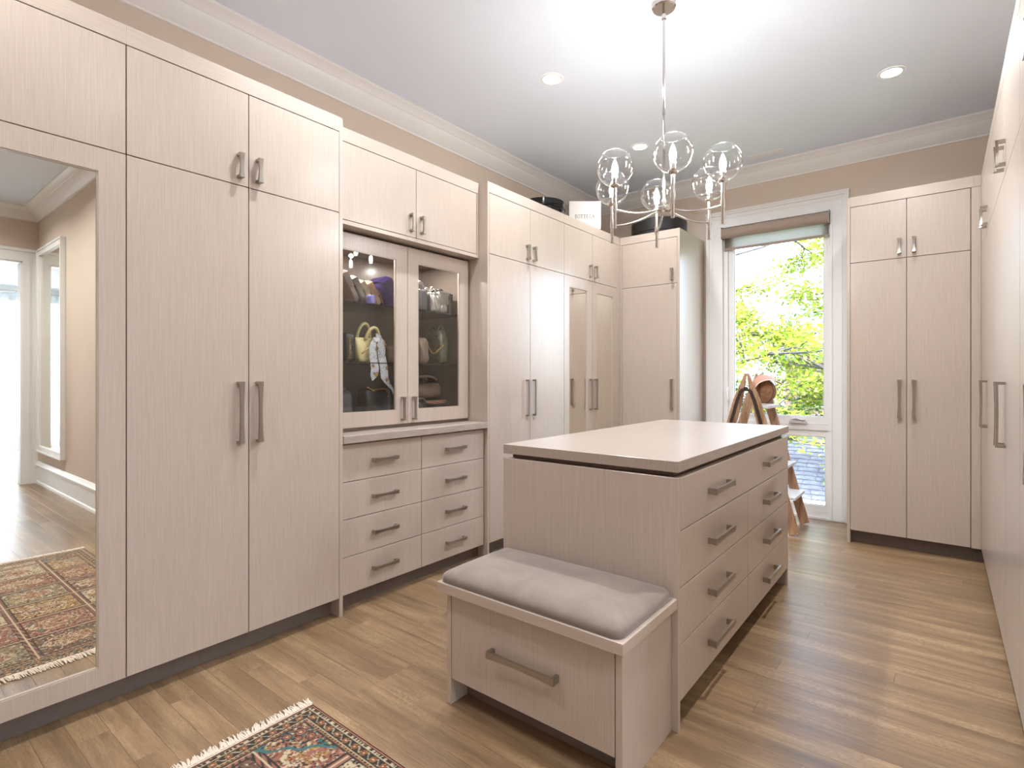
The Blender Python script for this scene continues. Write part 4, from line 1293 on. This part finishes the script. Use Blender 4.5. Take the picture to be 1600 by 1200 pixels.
# floor of the case
bag('handbag', 'black quilted bag with gold chain below the hanging scarf', -2.80, 2.12, SH0, .20, .14, .215, L_black, tap=.2, sag=.02, chn=[(.085, -.11, .21), (.09, -.07, .185), (.092, -.03, .20), (.092, .02, .195), (.094, .045, .165), (.094, .035, .14)])
bag('handbag', 'black bag with thin gold chain under the small brown bag', -2.84, 2.315, SH0, .11, .15, .20, L_black, tap=.2, chn=[(.08, -.05, .20), (.09, -.01, .17), (.092, .03, .19), (.09, .05, .165)])
bag('handbag', 'charcoal upright bag at the left of the lowest shelf', -2.84, 1.885, SH0, .13, .16, .19, L_grey, tap=.1, handle=(.035, .04, .006), hm=L_greyb)
bag('hobo_bag', 'slouchy brown leather hobo uppermost of the pile behind the right glass', -2.83, 2.54, SH0 + .121, .30, .22, .135, L_brown, tap=.35, p=3, sag=.035, handle=(.10, .03, .008), hm=L_taupe)
bag('pouch', 'tan leather roll in the middle of the brown bag pile', -2.755, 2.60, SH0 + .078, .22, .05, .038, L_tan, tap=.2, p=3, sag=.008, cat='pouch')
bag('hobo_bag', 'dark grey-brown soft bag lying lowest in the pile on the right', -2.83, 2.63, SH0, .24, .19, .076, L_greyb, tap=.3, p=3, sag=.02)
bag('handbag', 'black strapped bag with silver studs at the foot of the brown pile', -2.76, 2.455, SH0, .11, .12, .105, L_black, tap=.4, p=3, handle=(.045, .03, .005), chn=[(.06, -.05, .10), (.075, .0, .05), (.08, .05, .012)], hm=M_metal)

# ------------------------------------------------------------------ outside the window (upper floor: ground lies 3.3 m below)
GZ = -3.3
bm = BM(); bx(bm, -30, 30, 6.0, 45, GZ - .1, GZ)
obj('garden_ground', bm, simple('lawn', (92, 120, 60), .95, var=18, nscale=3), kind='structure')

m = MT('leaf').base(None, .5)
gi = m.n('ShaderNodeNewGeometry')
cr_ = m.ramp(gi.outputs['Random Per Island'], [(0, (92, 122, 30)), (.5, (136, 156, 44)), (1, (168, 172, 66))])
m.l(cr_, m.b.inputs['Base Color'])
tl = m.n('ShaderNodeBsdfTranslucent'); m.l(cr_, tl.inputs[0]); mx = m.n('ShaderNodeMixShader'); mx.inputs[0].default_value = .45
m.l(m.b.outputs[0], mx.inputs[1]); m.l(tl.outputs[0], mx.inputs[2]); m.l(mx.outputs[0], m.o.inputs[0]); M_leaf = m.m
m = MT('dark_leaf').base(None, .5); gi = m.n('ShaderNodeNewGeometry')
cr_ = m.ramp(gi.outputs['Random Per Island'], [(0, (46, 78, 36)), (.6, (84, 112, 44)), (1, (118, 134, 58))]); m.l(cr_, m.b.inputs['Base Color'])
tl = m.n('ShaderNodeBsdfTranslucent'); m.l(cr_, tl.inputs[0]); mx = m.n('ShaderNodeMixShader'); mx.inputs[0].default_value = .35
m.l(m.b.outputs[0], mx.inputs[1]); m.l(tl.outputs[0], mx.inputs[2]); m.l(mx.outputs[0], m.o.inputs[0]); M_leaf2 = m.m
M_bark = simple('grey_bark', (72, 70, 74), .9, var=14, nscale=12, bump=.5)


def leaf_mesh(pts, size, seed, spread):
    rs = np.random.RandomState(seed); pts = np.asarray(pts); n = len(pts)
    c = pts + rs.normal(0, spread, (n, 3)) * np.array([1, 1, .55])
    a = rs.normal(0, 1, (n, 3)); a[:, 2] *= .5; a /= np.linalg.norm(a, axis=1)[:, None]
    b = np.cross(a, rs.normal(0, 1, (n, 3)) * .5 + np.array([0, 0, 1.0])); b /= np.linalg.norm(b, axis=1)[:, None]
    s = size * rs.uniform(.6, 1.3, (n, 1)); a = a * s; b = b * s * .45
    V = np.stack([c - a, c + b, c + a, c - b], 1).reshape(-1, 3)
    F = np.arange(n * 4).reshape(-1, 4)
    me = bpy.data.meshes.new('foliage'); me.vertices.add(len(V)); me.vertices.foreach_set('co', V.ravel())
    me.loops.add(F.size); me.loops.foreach_set('vertex_index', F.ravel()); me.polygons.add(n)
    me.polygons.foreach_set('loop_start', np.arange(0, n * 4, 4)); me.polygons.foreach_set('loop_total', np.full(n, 4)); me.update(calc_edges=True); me.validate()
    return me


def tree(base, height, label, seed, spread_r, nleaf, lsize, mat, first=.45):
    rg = random.Random(seed)
    root = empty('tree', base, label, 'tree', 'trees outside the window')
    bmT = BM(); bmB = BM(); tips = []
    B = Vector(base)
    top = B + Vector((rg.uniform(-.4, .4), rg.uniform(-.4, .4), height * .8))
    tube(bmT, [B, B.lerp(top, .3) + Vector((.1, 0, 0)), B.lerp(top, .65) + Vector((-.1, .1, 0)), top], [.17, .13, .08, .03], 8)

    def br(p, d, L, r, lv):
        pts = [p]; q = p.copy(); dd = d.copy()
        for i in range(5):
            dd = (dd + Vector((rg.uniform(-.28, .28), rg.uniform(-.28, .28), rg.uniform(-.16, .16)))).normalized(); q = q + dd * L / 5; pts.append(q.copy())
            if lv > 0: tips.append((q.copy(), L * .12))
        tube(bmB, pts, [r * (1 - .75 * i / 5) for i in range(6)], 5)
        if lv < 3:
            for i in range(2 if lv else 4):
                k = rg.randint(2, 5); nd = (dd + Vector((rg.uniform(-1, 1), rg.uniform(-1, 1), rg.uniform(-.45, .45)))).normalized(); br(pts[k], nd, L * rg.uniform(.5, .7), r * .5, lv + 1)
    for i in range(15):
        t = first + (1 - first) * i / 14; a = i * 2.4; br(B.lerp(top, t), Vector((math.cos(a), math.sin(a), .22)).normalized(), spread_r * rg.uniform(.7, 1.1) * (1.1 - .5 * t), .06, 0)
    obj('trunk', bmT, M_bark, root, smooth=True); obj('branches', bmB, M_bark, root, smooth=True)
    P = []
    for i in range(nleaf):
        q, s_ = tips[rg.randrange(len(tips))]; P.append(q)
    P = np.array([list(p - B) for p in P])
    me = leaf_mesh(P, lsize, seed, .16); me.materials.append(mat)
    o = bpy.data.objects.new('foliage', me); COL.objects.link(o); o.parent = root; setp(o, kind='stuff')
    return root


tree((-3.9, 11.6, GZ), 9.0, 'airy pale-leaved tree with thin branches filling the upper window pane', 4, 3.0, 26000, .055, M_leaf, .42)
tree((-.6, 13.5, GZ), 9.5, 'second pale-leaved tree behind the first, toward the brick house', 9, 3.0, 16000, .06, M_leaf, .45)


def shrub(c, r, label, seed, n, name='shrub'):
    rs = np.random.RandomState(seed); root = empty(name, (c[0], c[1], GZ), label, 'shrub', 'shrubs in the garden outside')
    d = rs.normal(0, 1, (n, 3)); d /= np.linalg.norm(d, axis=1)[:, None]; rad = rs.uniform(.55, 1, (n, 1)) ** .5
    P = d * rad * np.array(r) * (1 + .18 * np.sin(d[:, :1] * 7 + d[:, 2:] * 5)) + np.array([0, 0, c[2] - GZ])
    P[:, 2] = np.maximum(P[:, 2], .05)
    me = leaf_mesh(P, .07, seed, .05); me.materials.append(M_leaf2)
    o = bpy.data.objects.new('foliage', me); COL.objects.link(o); o.parent = root; setp(o, kind='stuff')
    bm = BM(); tube(bm, [(c[0], c[1], GZ), (c[0] + .1, c[1], (GZ + c[2]) / 2), (c[0], c[1], c[2])], [.08, .06, .03], 6); obj('stem', bm, M_bark, root)


shrub((-5.0, 13.2, -.1), (1.6, 1.0, 1.5), 'tall bushy green shrub beyond the low roof, nearest the airy tree', 21, 9000)
shrub((-3.0, 14.6, -.6), (1.2, .9, 1.3), 'rounded light green shrub below the brick house', 22, 6000)
shrub((-1.6, 9.3, -1.75), (.9, .5, .8), 'dark green shrub against the low building, under the gutter', 23, 3500)
shrub((-2.6, 9.2, -1.9), (.7, .5, .8), 'dark green shrub beside the corner of the low building', 24, 3000)

# low building with shingled roof
h1 = empty('garage', (-1.5, 11.5, GZ), 'low outbuilding with a blue-grey shingled roof and white gutter outside', 'building')
bm = BM(); bx(bm, -5.2, 3.0, 10.4, 13.4, GZ, -.95); obj('wall', bm, simple('pale_siding', (140, 145, 146), .8), h1)
M_sh = simple('blue_grey_shingle', (60, 66, 80), .85, var=18, nscale=9)
bm = BM(); vs = [bm.verts.new(p) for p in ((-5.4, 10.1, -.80), (3.2, 10.1, -.80), (3.2, 12.6, .03), (-5.4, 12.6, .03), (-5.4, 10.1, -.90), (3.2, 10.1, -.90), (3.2, 12.6, -.07), (-5.4, 12.6, -.07))]
for f in ((0, 1, 2, 3), (7, 6, 5, 4), (0, 4, 5, 1), (1, 5, 6, 2), (2, 6, 7, 3), (3, 7, 4, 0)): bm.faces.new([vs[i] for i in f])
obj('roof_deck', bm, M_sh, h1)
rs_ = random.Random(2)
sl = .83 / 2.5; N = 16
shm = []
for wd in (.28, .34, .40):
    b3 = BM(); bx(b3, -wd / 2 + .004, wd / 2 - .004, 0, .175, .0, .010)
    for v in b3.verts: v.co.z += -.012 * (v.co.y / .175) + .010
    me = bpy.data.meshes.new('shingle'); b3.to_mesh(me); b3.free(); me.materials.append(M_sh); shm.append((wd, me))
for i in range(N):
    y = 10.1 + i * .156; z = -.80 + (y - 10.1) * sl; x = -3.55 + (i % 2) * .12
    while x < .25:
        wd, me = rs_.choice(shm)
        inst('shingle', me, h1, (x + wd / 2, y, z + .001), (math.atan(sl), 0, 0)); x += wd
bm = BM(); bx(bm, -5.4, 3.2, 10.0, 10.1, -.93, -.80); obj('gutter', bm, M_trim, h1)
bm = BM()
for x in (-3.3, -2.05, -.8): bx(bm, x, x + .09, 10.3, 10.4, GZ, -.93)
obj('posts', bm, M_trim, h1)

M_brick = MT('red_brick').base(None, .85)
v = M_brick.coords((1, 1, 1), 'Object'); cmb = M_brick.n('ShaderNodeSeparateXYZ'); M_brick.l(v, cmb.inputs[0]); c2 = M_brick.n('ShaderNodeCombineXYZ'); M_brick.l(cmb.outputs[0], c2.inputs[0]); M_brick.l(cmb.outputs[2], c2.inputs[1])
bk = M_brick.n('ShaderNodeTexBrick'); bk.inputs['Scale'].default_value = 4; bk.inputs['Color1'].default_value = lin((104, 70, 66)); bk.inputs['Color2'].default_value = lin((80, 56, 56)); bk.inputs['Mortar'].default_value = lin((130, 122, 118))
M_brick.l(c2.outputs[0], bk.inputs[0]); M_brick.l(bk.outputs[0], M_brick.b.inputs['Base Color'])
h2 = empty('brick_house', (0, 20, GZ), 'brick neighbouring house behind the trees with blue-grey eaves', 'building')
bm = BM(); bx(bm, -3.7, 5, 18, 23, GZ, 1.7); obj('wall', bm, M_brick.m, h2)
bm = BM(); sweep(bm, [(-.35, 1.68), (.0, 1.68), (0, 1.75), (-2.6, 3.6), (-5.2, 1.75), (-5.2, 1.68)], (-4.0, 17.9, 0), (5.3, 17.9, 0), (0, -1, 0)); obj('roof', bm, M_sh, h2)
for x in (-2.9, -1.2, .8):
    bm = BM(); bx(bm, x, x + .95, 17.96, 17.995, .35, 1.35); f = obj('window', bm, M_trim, h2)
    bm = BM(); bx(bm, x + .08, x + .87, 17.94, 17.96, .43, 1.27); obj('pane', bm, M_blackgloss, f)
